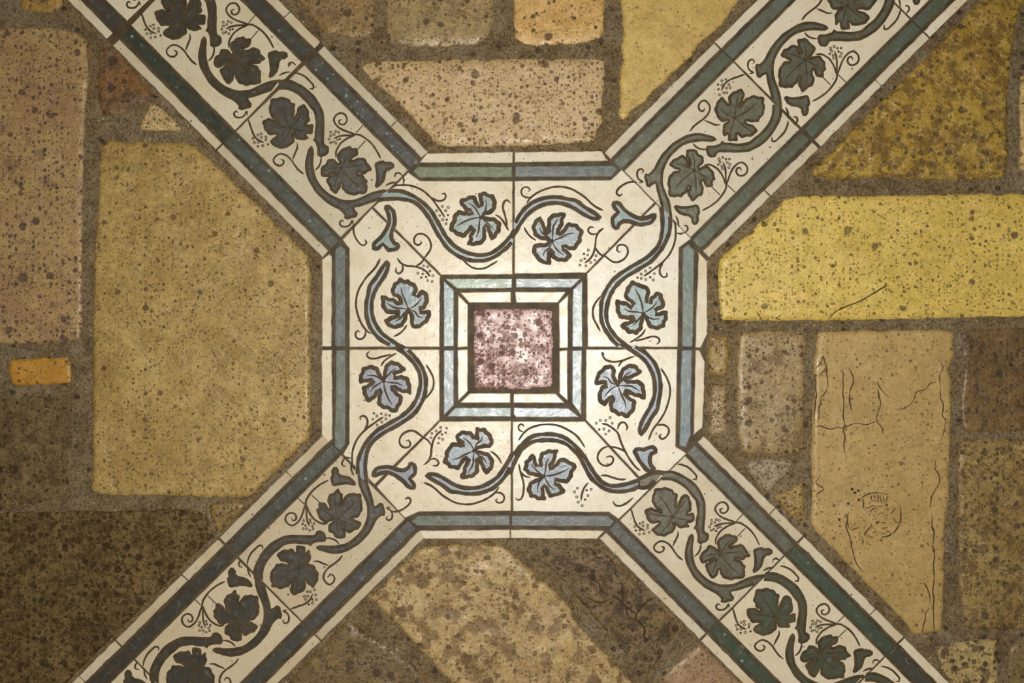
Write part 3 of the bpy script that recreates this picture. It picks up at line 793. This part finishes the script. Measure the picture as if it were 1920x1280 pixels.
# ring tiles, traced at the top of the ring; the others are quarter turns of the same stencil
RA = dict(   # tile whose vine runs through to the arm
  leaves=[dict(o=z6((1095,175),(1150,165),(1220,165),(1260,195),(1320,205),(1345,260),(1365,330),(1345,420),(1300,470),(1197,515),(1260,540),(1340,550),(1400,600),(1435,640),(1420,700),(1415,760),(1380,800),(1350,845),(1295,885),(1265,830),(1240,760),(1225,712),(1210,760),(1210,830),(1180,910),(1110,945),(1040,960),(930,950),(955,880),(960,800),(1012,715),(985,730),(950,770),(890,835),(800,815),(720,770),(660,725),(680,640),(710,590),(720,520),(790,440),(860,450),(940,460),(957,445),(890,430),(860,380),(815,335),(835,270),(900,245),(980,215),(1040,215),(1070,270),(1112,325),(1110,260),(1090,205)),
      c=z6((1130,540))[0], v=[z6((1130,540),(1090,470),(1040,390),(960,330)), z6((1130,540),(1200,430),(1215,340),(1205,280)), z6((1130,540),(1000,560),(870,610),(770,670)), z6((1130,540),(1110,620),(1100,740),(1060,840)), z6((1130,540),(1230,620),(1290,680),(1320,730))])],
  vines=[[z5((690,-45),(760,-50),(890,-45),(1010,-5),(1140,60),(1260,150),(1370,260),(1440,380),(1510,500),(1590,640),(1700,770),(1810,845)) + z6((850,1005),(960,1050),(1100,1075),(1240,1060),(1340,1010),(1440,930),(1530,830),(1590,745),(1618,700)), z6((1618,930),(1560,1000),(1440,1100),(1330,1170),(1200,1215),(1080,1220),(960,1210),(840,1175),(720,1110),(620,1030),(540,930),(450,790),(380,660),(320,550),(230,430),(140,350),(40,310)) + z5((960,145),(860,130),(750,130),(640,140),(560,157))]],
  buds=[z5((640,225),(650,200),(720,200),(800,260),(825,360),(832,450),(810,540),(785,610),(780,690),(810,740),(870,770),(885,820),(850,870),(780,895),(700,895),(650,850),(625,810),(590,850),(520,885),(460,860),(455,800),(480,740),(560,670),(620,590),(670,500),(690,420),(670,320),(640,260))],
  tend=[z6((-210,100),(-160,65),(-60,55),(60,60),(180,95),(280,150),(360,220),(430,300),(500,400),(550,470),(590,540)),
        z6((390,240),(480,290),(560,285),(605,240),(590,180),(540,190)),
        z6((1350,500),(1420,540),(1490,630),(1550,740)), z6((1530,660),(1500,530),(1465,400),(1480,310),(1530,280),(1580,330)),
        [(868,488),(887,502),(907,503),(923,495),(933,489)],
        z5((1235,1000),(1290,930),(1340,850),(1340,760),(1290,670),(1210,625),(1130,640),(1090,710),(1110,780),(1170,790),(1205,760),(1185,725)),
        z3((1560,1035),(1580,1100),(1565,1170))],
  thin=[], berries=z6((555,375),(645,390),(470,440),(605,438),(515,510),(640,505),(560,575),(622,575),(612,632)))
RB = dict(   # tile where the vine ends in a point
  leaves=[dict(o=z7((590,530),(620,590),(655,650),(670,735),(690,680),(690,600),(720,530),(780,490),(860,475),(960,470),(960,530),(930,590),(925,660),(880,735),(930,720),(960,650),(1010,620),(1080,630),(1150,650),(1180,700),(1235,740),(1220,790),(1195,840),(1210,880),(1170,930),(1150,970),(1110,1020),(1040,1030),(980,1015),(1010,1050),(1050,1100),(1030,1150),(960,1200),(880,1200),(810,1180),(760,1140),(735,1090),(740,1180),(735,1250),(660,1240),(590,1220),(540,1170),(490,1110),(465,1030),(480,970),(520,935),(620,935),(692,908),(640,880),(560,860),(500,810),(465,730),(465,650),(500,590),(540,550)),
      c=z7((760,895))[0], v=[z7((760,895),(770,780),(780,680),(850,560)), z7((760,895),(900,840),(1000,790),(1090,775)), z7((760,895),(700,830),(620,780),(570,690)), z7((760,895),(800,980),(860,1050),(930,1100)), z7((760,895),(720,1000),(650,1050),(630,1120))])],
  vines=[[z7((186,610),(260,470),(360,360),(460,285),(600,230),(740,207),(880,210),(1000,235),(1130,260),(1250,350),(1380,430),(1470,490),(1510,535),(1470,580),(1380,590),(1270,550),(1170,490),(1060,420),(920,365),(780,355),(650,375),(530,430),(420,510),(350,600),(290,690),(230,790),(186,870))]],
  buds=[],
  tend=[z7((380,330),(410,280),(450,235),(540,170),(650,120),(790,82),(920,82),(1040,110),(1130,155),(1250,235),(1350,330),(1430,390),(1530,435)),
        z7((440,235),(370,240),(310,200),(300,140),(330,95),(390,85),(430,125),(400,155)),
        z7((340,680),(380,760),(440,830),(520,885)),
        z7((1535,700),(1460,760),(1420,850),(1410,960),(1380,1080),(1330,1160),(1250,1225)),
        z7((1440,775),(1380,795),(1320,770),(1300,720),(1330,685),(1400,690)),
        z7((1410,990),(1460,1070),(1540,1130)),
        z8((910,95),(860,85),(770,100),(680,150),(620,210),(610,260),(650,295),(700,265))],
  thin=[], berries=z7((1305,1030),(1240,1085),(1295,1105),(1420,1115),(1250,1160),(1195,1185),(1405,1180),(1340,1215),(1180,1255),(1270,1265)))
RA_ANCH = [(901.3,406.5),(961,440),(717,365),(827,517),(896,483)]
RB_ANCH = [(1035,451.5),(963.5,431),(1128,407.5),(1040,375),(1099,512)]
RA_FIT = [RA_ANCH,
  [(1205.7,586.3),(1175,651),(1249.9,396.7),(1100.4,511.5),(1130.3,581.6)],
  [(1019.5,893.3),(960.4,860.7),None,(1099,790.7),(1027,819.2)],
  [(721,714),(748.1,653.6),(677,898),(825.6,787.5),(794.3,721.5)]]
RB_FIT = [RB_ANCH,
  [(1160.2,717.2),(1179,654),(1203.7,824.5),(1230.9,718.5),(1099,788)],
  [(891.2,843.2),(959,863),(798.7,890.8),(882.3,921.3),(824.6,788.8)],
  [(766.5,579.6),(742,650),(724.4,488.5),(692.4,572.8),(825,515.7)]]
SE_RA = dict(RA, vines=[[zb((150,440),(240,330),(340,230),(460,165),(580,145),(720,150),(860,185),(980,260),(1080,360),(1170,470),(1240,590),(1310,700),(1390,800),(1470,845),(1560,860),(1700,840),(1900,780)), zb((1913,920),(1800,970),(1620,995),(1480,975),(1360,920),(1250,830),(1170,720),(1110,600),(1050,490),(960,400),(870,330),(740,290),(600,285),(460,300),(350,360),(270,450),(200,590),(150,740))]],
  buds=[],
  tend=[zb((235,265),(300,170),(380,100),(500,55),(640,38),(780,55),(900,105),(1020,180),(1090,260),(1155,360)),
        zb((310,145),(250,120),(235,70),(270,35),(310,55),(295,70)),
        zb((240,580),(260,680),(290,780),(310,880),(300,1000),(270,1070),(220,1080),(195,1050)), zb((270,690),(320,750),(400,770)),
        zb((1200,840),(1140,920),(1110,1010),(1100,1090)), zb((1370,745),(1450,745),(1560,780),(1650,800),(1720,795)),
        zb((1480,340),(1400,370),(1340,440),(1330,520),(1380,590),(1460,610),(1530,570),(1545,510),(1500,475),(1440,500)),
        zb((1540,1095),(1570,1150),(1630,1165),(1720,1130),(1820,1050))],
  berries=zb((1050,920),(1010,970),(1040,1040),(1060,1110),(1115,1160),(1155,1075),(1195,1020),(1175,945),(1240,935)))
SE_RB = dict(RB, buds=[zs((360,290),(390,250),(440,240),(490,250),(560,220),(620,225),(660,270),(655,320),(600,340),(588,400),(600,450),(640,500),(600,545),(530,548),(470,480),(420,420),(380,340))],
  vines2=[[zs((430,600),(540,550),(640,520),(735,530)), zs((640,660),(560,735),(490,755),(430,745))]],
  tend=[zr((1170,0),(1250,130),(1295,260),(1290,400),(1240,570),(1170,700),(1060,850),(1000,990)),
        zr((1110,790),(1200,780),(1270,820),(1280,890),(1230,960),(1180,975),(1150,940),(1180,905)),
        zr((350,765),(430,780),(520,840),(580,900),(620,1020),(680,1150),(750,1270),(830,1370),(890,1415)),
        zr((570,850),(600,770),(660,745),(710,810),(690,860)), zr((690,1160),(600,1110),(470,1078)),
        zr((360,945-690+0),(0,0))[:0] or [(1133.5,665.0),(1129,660),(1131,668),(1137,675),(1150,678),(1166,676),(1182,670),(1190,668)],
        [(1159.5,688),(1163,681),(1171,674)]],
  berries=zr((470,680),(335,720),(410,720),(280,760),(500,760),(320,845),(385,840),(455,865),(410,910)))

def affine(src, dst):
    A = []; B = []
    for s, d in zip(src, dst):
        if d is None: continue
        A.append((s[0], s[1], 1)); B.append(d)
    M, *_ = np.linalg.lstsq(np.array(A, float), np.array(B, float), rcond=None)
    return lambda p: [tuple(np.array((x, y, 1.0)) @ M) for x, y in p]

def notch(o, c):
    """cut the bays between the lobes a little deeper"""
    r = [math.dist(p, c) for p in o]; n = len(o); out = []
    for i, p in enumerate(o):
        k = 1.0
        if r[i] < r[i - 1] and r[i] < r[(i + 1) % n] and r[i] < 0.62 * max(r): k = 0.82
        out.append((c[0] + (p[0] - c[0]) * k, c[1] + (p[1] - c[1]) * k))
    return out

def serrate(ol, seed):
    p = np.array(ol)
    t = np.roll(p, -1, 0) - np.roll(p, 1, 0)
    l = np.linalg.norm(t, axis=1) + 1e-9
    nm = np.stack([-t[:, 1] / l, t[:, 0] / l], 1)
    s = np.cumsum(np.linalg.norm(np.roll(p, -1, 0) - p, axis=1))
    r = np.random.default_rng(seed)
    ph = r.uniform(0, 6)
    p = 0.7 * p + 0.15 * (np.roll(p, 1, 0) + np.roll(p, -1, 0))
    w = 1.25 * np.abs(np.sin(s / 7.5 * math.pi / 1.0 * 0.5 + ph)) - 0.6
    sg = -1.0 if area2([tuple(q) for q in p]) > 0 else 1.0
    return p + nm * (sg * 1.1 * w)[:, None]

def paint(tile, d, T, glaze, lw, seed, T0=None):
    """ornament of a tile: leaves, vine, bud, tendrils, berries"""
    idt = lambda p: p
    own = d.get('own', set())
    for i, lf in enumerate(d['leaves']):
        mb = MB()
        ol = serrate(catmull(T(notch(lf['o'], lf['c'])), True, 2.2), seed + i)
        mb.fill([tuple(q) for q in ol], 0.00030, 1)
        sg = 1.0 if area2([tuple(q) for q in ol]) > 0 else -1.0
        mb.stroke(ol, lw, 0.00062, 0, closed=True, shift=sg * lw * 0.42, seed=seed)
        for v in lf['v']:
            mb.stroke(catmull(T(v), False, 4), lw * 0.42 + 0.6, 0.00058, 0, taper=5, z0=0.00002, seed=seed)
        c = T([lf['c']])[0]
        mb.stroke([(c[0] + 2.0 * math.cos(a), c[1] + 2.0 * math.sin(a)) for a in np.linspace(0, 2 * math.pi, 9)[:-1]], 4.6, 0.0006, 0, closed=True)
        mb.build('vine_leaf', [M_LINE, glaze], tile)
    def outline_shape(name, pts, w):
        mb = MB()
        ol = catmull(pts, True, 4.0)
        mb.fill(ol, 0.00030, 1)
        sg = 1.0 if area2(ol) > 0 else -1.0
        mb.stroke(ol, w, 0.00062, 0, closed=True, shift=sg * w * 0.45, seed=seed + 3)
        mb.build(name, [M_LINE, glaze], tile)
    TV = idt if 'vraw' in d else T
    def vine(sides, gz):
        mb = MB()
        cs = [catmull(q, False, 4.0) for q in sides]
        poly = [p for q in cs for p in q]
        mb.fill(poly, 0.00030, 1)
        sg = 1.0 if area2(poly) > 0 else -1.0
        for q in cs: mb.stroke(q, lw, 0.00062, 0, shift=sg * lw * 0.45, seed=seed + 3)
        mb.build('vine', [M_LINE, gz], tile)
    for v in d['vines']: vine([TV(q) for q in v], glaze)
    for v in d.get('vines2', []):
        vine(v, M_CORNER)
    TB = idt if 'braw' in d else T
    for b in d['buds']: outline_shape('bud', TB(b), lw)
    TT = idt if 'traw' in d else T
    for k, s in enumerate(d['tend']):
        mb = MB()
        mb.stroke(catmull(TT(s), False, 3.0), 3.9 if lw > 6 else 3.7, 0.0005, 0, taper=2.5, seed=seed + k, wob=0.16)
        mb.build('tendril', [M_LINE], tile)
    if d['thin']:
        mb = MB()
        for s in d['thin']: mb.stroke(T(s), 2.0, 0.0003, 0)
        mb.build('seam_mark', [M_LINE], tile)
    mb = MB()
    r = random.Random(seed)
    for x, y in TT(d['berries']):
        q = r.uniform(1.7, 2.2)
        n = 8
        if r.random() < 0.72:
            mb.stroke([(x + q * math.cos(6.283 * i / n), y + q * math.sin(6.283 * i / n)) for i in range(n)], 1.7, 0.0004, 0, closed=True, wob=0)
        else:
            mb.fill([(x + 2.4 * math.cos(6.283 * i / n), y + 2.4 * math.sin(6.283 * i / n)) for i in range(n)], 0.0004, 0)
    o = mb.build('berry_dots', [M_LINE], tile)
    o['kind'] = 'stuff'

M_CORNER = glaze_mat('glaze_corner', (96, 92, 78), (92, 84, 66), (1220, 900), 71, mud=0.6)
SE_RA['vraw'] = SE_RA['traw'] = True
SE_RB['braw'] = SE_RB['traw'] = True

# ring field tiles
RINGPOLY = {
 'TL': [(961,339),(961,514),(828,515),(700,388),(765,323),(787,339)],
 'TR': [(965,339),(1145,337),(1166,318),(1227,379),(1099,511),(965,513)],
 'RT': [(1230,382),(1296,447),(1273,464),(1271,650),(1102,650),(1101,513)],
 'RB': [(1270,654),(1267,837),(1287,850),(1219,915),(1099,787),(1099,655)],
 'BR': [(1216,918),(1160,973),(1142,960),(962,958),(961,790),(1097,790)],
 'BL': [(958,958),(786,959),(759,971),(706,912),(825,790),(958,789)],
 'LB': [(702,908),(643,852),(655,831),(655,655),(824,655),(824,787)],
 'LT': [(655,650),(655,466),(642,449),(697,391),(825,517),(824,650)]}
RINGNAME = {'TL': 'running vine tile of the ring next to the wide pinkish stone', 'TR': 'pointed vine tile of the ring below the wide pinkish stone',
 'RT': 'running vine tile of the ring beside the yellow slab', 'RB': 'pointed vine tile of the ring beside the small gritty stone',
 'BR': 'running vine tile of the ring above the dark cracked stone', 'BL': 'pointed vine tile of the ring above the large pale slab',
 'LB': 'running vine tile of the ring beside the large ochre slab', 'LT': 'pointed vine tile of the ring beside the large ochre slab'}
RINGWHITE = {'TL': (224,210,180), 'TR': (226,214,186), 'RT': (228,218,194), 'RB': (232,222,198), 'BR': (230,220,196), 'BL': (222,206,176), 'LB': (218,204,172), 'LT': (220,206,176)}
RG = {k: glaze_mat('glaze_ring_' + k.lower(), c, c2, (960, 640), 60 + i, rough=0.32) for i, (k, c, c2) in enumerate([
    ('TL', (142,158,148), (150,160,160)), ('TR', (146,156,158), (150,158,164)), ('RT', (138,158,158), (148,164,162)), ('RB', (146,158,168), (150,158,168)),
    ('BR', (138,150,158), (150,160,166)), ('BL', (142,150,156), (148,156,164)), ('LB', (130,136,146), (146,146,156)), ('LT', (136,150,156), (142,156,152))])}
for k, (ta, tb) in enumerate((('TL', 'TR'), ('RT', 'RB'), ('BR', 'BL'), ('LB', 'LT'))):
    for nm, D, an, ft in ((ta, RA, RA_ANCH, RA_FIT[k]), (tb, RB, RB_ANCH, RB_FIT[k])):
        wm = white_tile_mat('white_ring_' + nm.lower(), RINGWHITE[nm], (960, 640), 20 + k * 2 + (D is RB))
        t = slab_obj('ornamental_tile', RINGPOLY[nm], wm, FLOOR, RINGNAME[nm], seed=k)
        D2 = {'BR': SE_RA, 'RB': SE_RB}.get(nm, D)
        paint(t, D2, affine(an, ft), RG[nm], 8.8, 100 + k * 7 + (D is RB) * 3)

# ring borders
blue_out = {'TL': [(774,321),(783,312),(960,312),(960,332),(786,333)], 'TR': [(966,311),(1151,310),(1158,317),(1146,331),(966,332)],
 'RT': [(1280,467),(1291,457),(1302,469),(1299,650),(1279,650)], 'RB': [(1278,656),(1298,656),(1295,815),(1287,838),(1274,836)],
 'BR': [(959,966),(1140,966),(1152,977),(1144,987),(959,986)], 'BL': [(784,966),(956,966),(956,985),(784,986),(770,978)],
 'LB': [(630,656),(649,656),(648,832),(637,845),(627,836)], 'LT': [(628,467),(638,459),(648,467),(648,649),(628,649)]}
white_out = {'TL': [(787,304),(800,287),(961,285),(961,305)], 'TR': [(965,285),(1128,283),(1140,301),(965,304)],
 'RT': [(1310,472),(1326,490),(1326,626),(1314,651),(1304,651)], 'RB': [(1304,656),(1311,656),(1322,678),(1320,740),(1317,801),(1301,816)],
 'BR': [(958,993),(1133,995),(1120,1010),(958,1009)], 'BL': [(785,995),(955,993),(956,1009),(796,1010)],
 'LB': [(603,656),(622,656),(623,822),(616,829),(603,815)], 'LT': [(604,487),(617,476),(622,481),(621,649),(604,649)]}
blue_in = {'TL': [(834,522),(960,522),(960,540),(857,541)], 'TR': [(967,522),(1089,522),(1071,539),(967,539)], 'RT': [(1092,526),(1092,650),(1073,650),(1074,543)],
 'RB': [(1073,657),(1091,656),(1090,779),(1073,755)], 'BR': [(963,764),(1066,765),(1086,782),(968,782),(963,777)], 'BL': [(854,764),(958,764),(958,781),(838,781)],
 'LB': [(832,656),(851,656),(851,759),(832,779)], 'LT': [(832,526),(851,544),(851,649),(832,650)]}
white_in = {'TL': [(863,548),(958,547),(958,567),(880,567)], 'TR': [(966,547),(1061,547),(1046,567),(968,567)], 'RT': [(1065,553),(1065,652),(1049,652),(1048,569)],
 'RB': [(1049,658),(1064,656),(1064,751),(1049,737)], 'BR': [(963,738),(1042,738),(1059,755),(963,755)], 'BL': [(881,737),(957,737),(957,755),(863,755)],
 'LB': [(858,656),(877,655),(877,733),(859,751)], 'LT': [(859,553),(877,571),(877,650),(858,651)]}
BO = {k: glaze_mat('band_outer_' + k.lower(), c, c2, (1290, 640) if 0 else (960, 640), 80 + i, rough=0.3) for i, (k, c, c2) in enumerate([
    ('TL', (92,110,86), (98,116,92)), ('TR', (98,108,112), (86,100,100)), ('RT', (98,118,108), (112,126,126)), ('RB', (120,136,142), (104,120,124)),
    ('BR', (88,100,104), (96,104,112)), ('BL', (84,98,90), (92,102,100)), ('LB', (86,102,96), (90,102,100)), ('LT', (80,94,92), (84,98,102))])}
BI = {k: glaze_mat('band_inner_' + k.lower(), c, c2, (960, 640), 90 + i, rough=0.28) for i, (k, c, c2) in enumerate([
    ('TL', (150,164,142), (158,172,156)), ('TR', (158,170,168), (140,152,152)), ('RT', (160,176,170), (170,182,176)), ('RB', (164,176,176), (156,168,166)),
    ('BR', (164,174,180), (172,180,180)), ('BL', (148,162,158), (156,166,162)), ('LB', (140,150,152), (152,162,164)), ('LT', (138,156,156), (152,168,160))])}
M_WSTRIP = white_tile_mat('white_strip', (222, 208, 178), (960, 640), 40, 0.45)
M_WIN = white_tile_mat('white_inner_strip', (228, 218, 192), (960, 640), 41, 0.6)
for k, nm in enumerate(blue_out):
    slab_obj('blue_strip_tile', blue_out[nm], BO[nm], FLOOR, seed=k, jit=0.5)
    slab_obj('white_edge_tile', white_out[nm], M_WSTRIP, FLOOR, seed=k + 9, jit=0.7)
    slab_obj('blue_strip_tile', blue_in[nm], BI[nm], FLOOR, seed=k + 19, jit=0.4)
    slab_obj('white_edge_tile', white_in[nm], M_WIN, FLOOR, seed=k + 29, jit=0.4)

# arms
ARMG = {('nw',0): ((70,74,72),(62,66,66)), ('nw',1): ((46,56,48),(54,54,50)), ('ne',0): ((88,98,82),(84,92,82)), ('ne',1): ((74,86,78),(78,84,74)),
        ('se',0): ((84,86,78),(90,88,78)), ('se',1): ((48,70,58),(56,68,58)), ('sw',0): ((66,72,74),(72,76,74)), ('sw',1): ((54,64,62),(56,60,62))}
STRIPG = {('nw',0,'lo'): ((62,72,70),(66,72,74),0.6), ('nw',0,'hi'): ((60,76,72),(66,82,78),0.15), ('nw',1,'lo'): ((44,56,54),(52,58,60),0.1), ('nw',1,'hi'): ((34,52,44),(40,58,52),0.08),
          ('nw',2,'lo'): ((44,56,54),(52,58,60),0.0), ('nw',2,'hi'): ((50,54,54),(56,56,56),0.0),
          ('ne',0,'lo'): ((80,92,82),(78,92,84),0.0), ('ne',0,'hi'): ((72,86,74),(78,88,78),0.0), ('ne',1,'lo'): ((74,92,90),(80,92,82),0.0), ('ne',1,'hi'): ((66,86,78),(62,78,66),0.0),
          ('ne',2,'lo'): ((70,84,80),(74,84,76),0.0), ('ne',2,'hi'): ((62,80,74),(62,78,66),0.0),
          ('se',0,'lo'): ((84,90,82),(76,80,76),0.0), ('se',0,'hi'): ((74,82,78),(66,74,70),0.05), ('se',1,'lo'): ((40,68,58),(46,72,62),0.05), ('se',1,'hi'): ((38,66,54),(42,68,58),0.05),
          ('se',2,'lo'): ((46,58,52),(50,56,54),0.0), ('se',2,'hi'): ((42,62,54),(46,60,54),0.0),
          ('sw',0,'lo'): ((62,76,70),(70,80,78),0.05), ('sw',0,'hi'): ((74,80,82),(68,74,76),0.05), ('sw',1,'lo'): ((58,62,62),(52,58,54),0.0), ('sw',1,'hi'): ((58,70,68),(64,72,72),0.0),
          ('sw',2,'lo'): ((50,58,52),(54,56,58),0.0), ('sw',2,'hi'): ((56,70,70),(58,68,70),0.0)}
SIDE = {'nw': ('wide pinkish stone', 'large ochre slab'), 'ne': ('pale yellow slab', 'mustard stone'), 'se': ('fossil slab', 'rose-brown stone'), 'sw': ('big dark brown stone', 'brown stone by the pale slab')}
ORD = ('next to the ring', 'second from the ring', 'third from the ring')
AWH = {'nw': (192,180,150), 'ne': (206,193,166), 'se': (202,188,158), 'sw': (190,174,142)}
# extra breaks of the white edge strips, as fractions of a tile length
GAP = {('nw',1,'lo'): 7.5, ('nw',2,'hi'): 12.0, ('ne',1,'hi'): 4.5, ('se',0,'lo'): 4.0, ('se',1,'hi'): 3.0, ('sw',1,'lo'): 3.5}
gap = lambda an, k, side: GAP.get((an, k, side), 2.0 if k else 1.6)
BREAK = {('nw','lo'): 0.29, ('nw','hi'): None, ('ne','lo'): None, ('ne','hi'): 0.56, ('se','lo'): 0.72, ('se','hi'): None, ('sw','lo'): 0.35, ('sw','hi'): None}
for an, a in ARMS.items():
    j = a['joints']
    d = 1 if j[3] > j[0] else -1
    base_in = affine(ARM_ANCH, ARM_FIT[(an, 0)]); base_out = affine(ARM_ANCH, ARM_FIT[(an, 1)])
    for i in range(3):
        s0, s1 = j[i] + d * 2.0, j[i + 1] - d * 2.0
        fe = lambda k, side: j[k] + (d if k == i else -d) * (0.6 * gap(an, k, side) + 0.8)
        P = lambda s, side, o: line_pt(a['kind'], s, arm_c(a, side, s) + (-R2 if side == 'lo' else R2) * o)
        quad = [P(fe(i, 'lo'), 'lo', 0), P(fe(i + 1, 'lo'), 'lo', 0), P(fe(i + 1, 'hi'), 'hi', 0), P(fe(i, 'hi'), 'hi', 0)]
        ctr = np.clip(np.array(quad).mean(0), [0, 0], [1920, 1280])
        at = (float(ctr[0]), float(ctr[1]))
        wm = white_tile_mat('white_%s_%d' % (an, i), AWH[an], at, 50 + i * 5 + len(an) + ord(an[0]) % 7, 0.3)
        t = slab_obj('ornamental_tile', quad, wm, FLOOR, 'twin-leaf vine tile between %s and %s, %s' % (SIDE[an][0], SIDE[an][1], ORD[i]), seed=i)
        dk = {'nw': 0.9, 'ne': 0.96, 'se': 0.96, 'sw': 0.8}[an]
        c, c2 = (tuple(v * dk for v in q) for q in ARMG[(an, min(i, 1))])
        gm = glaze_mat('glaze_%s_%d' % (an, i), c, c2, at, 30 + i + ord(an[0]) % 11, rough=0.34, mud=0.6)
        if i == 0: T = base_in
        elif i == 1: T = base_out
        else:
            sh = np.array(base_out([(600, 270)])[0]) - np.array(base_in([(600, 270)])[0])
            T = (lambda f, q: (lambda p: [(x + q[0], y + q[1]) for x, y in f(p)]))(base_out, sh)
        paint(t, ARM, T, gm, 5.8, 200 + i * 13 + ord(an[0]) + ord(an[1]))
        for side in ('lo', 'hi'):
            c, c2, fl = STRIPG[(an, i, side)]
            c, c2 = (tuple(v * dk for v in q) for q in (c, c2))
            bm = glaze_mat('strip_%s_%d_%s' % (an, i, side), c, c2, at, 130 + i * 3 + (side == 'lo') + ord(an[1]) % 9, fleck=fl, rough=0.34, mud=0.35)
            s0, s1 = j[i] + d * gap(an, i, side), j[i + 1] - d * gap(an, i + 1, side)
            e0 = s0 - d * (3 if i == 0 else 0)
            slab_obj('blue_strip_tile', arm_quad(a, s0 - d * (4 if i == 0 else 0), s1, side, 5.6, 28.0), bm, FLOOR, seed=i * 2, jit=0.6)
            br = BREAK[(an, side)]
            sw = white_tile_mat('edge_%s_%d_%s' % (an, i, side), tuple(v * 0.98 for v in AWH[an]), at, 70 + i * 3 + (side == 'lo') + ord(an[1]) % 5, 0.5)
            cuts = [e0, s1] if br is None else [e0, s0 + (s1 - s0) * br, s1]
            for q in range(len(cuts) - 1):
                slab_obj('white_edge_tile', arm_quad(a, cuts[q] + (d * 1.2 if q else 0), cuts[q + 1] - (d * 1.2 if q < len(cuts) - 2 else 0), side, 34.6, 51.0), sw, FLOOR, seed=i * 3 + q, jit=0.8)
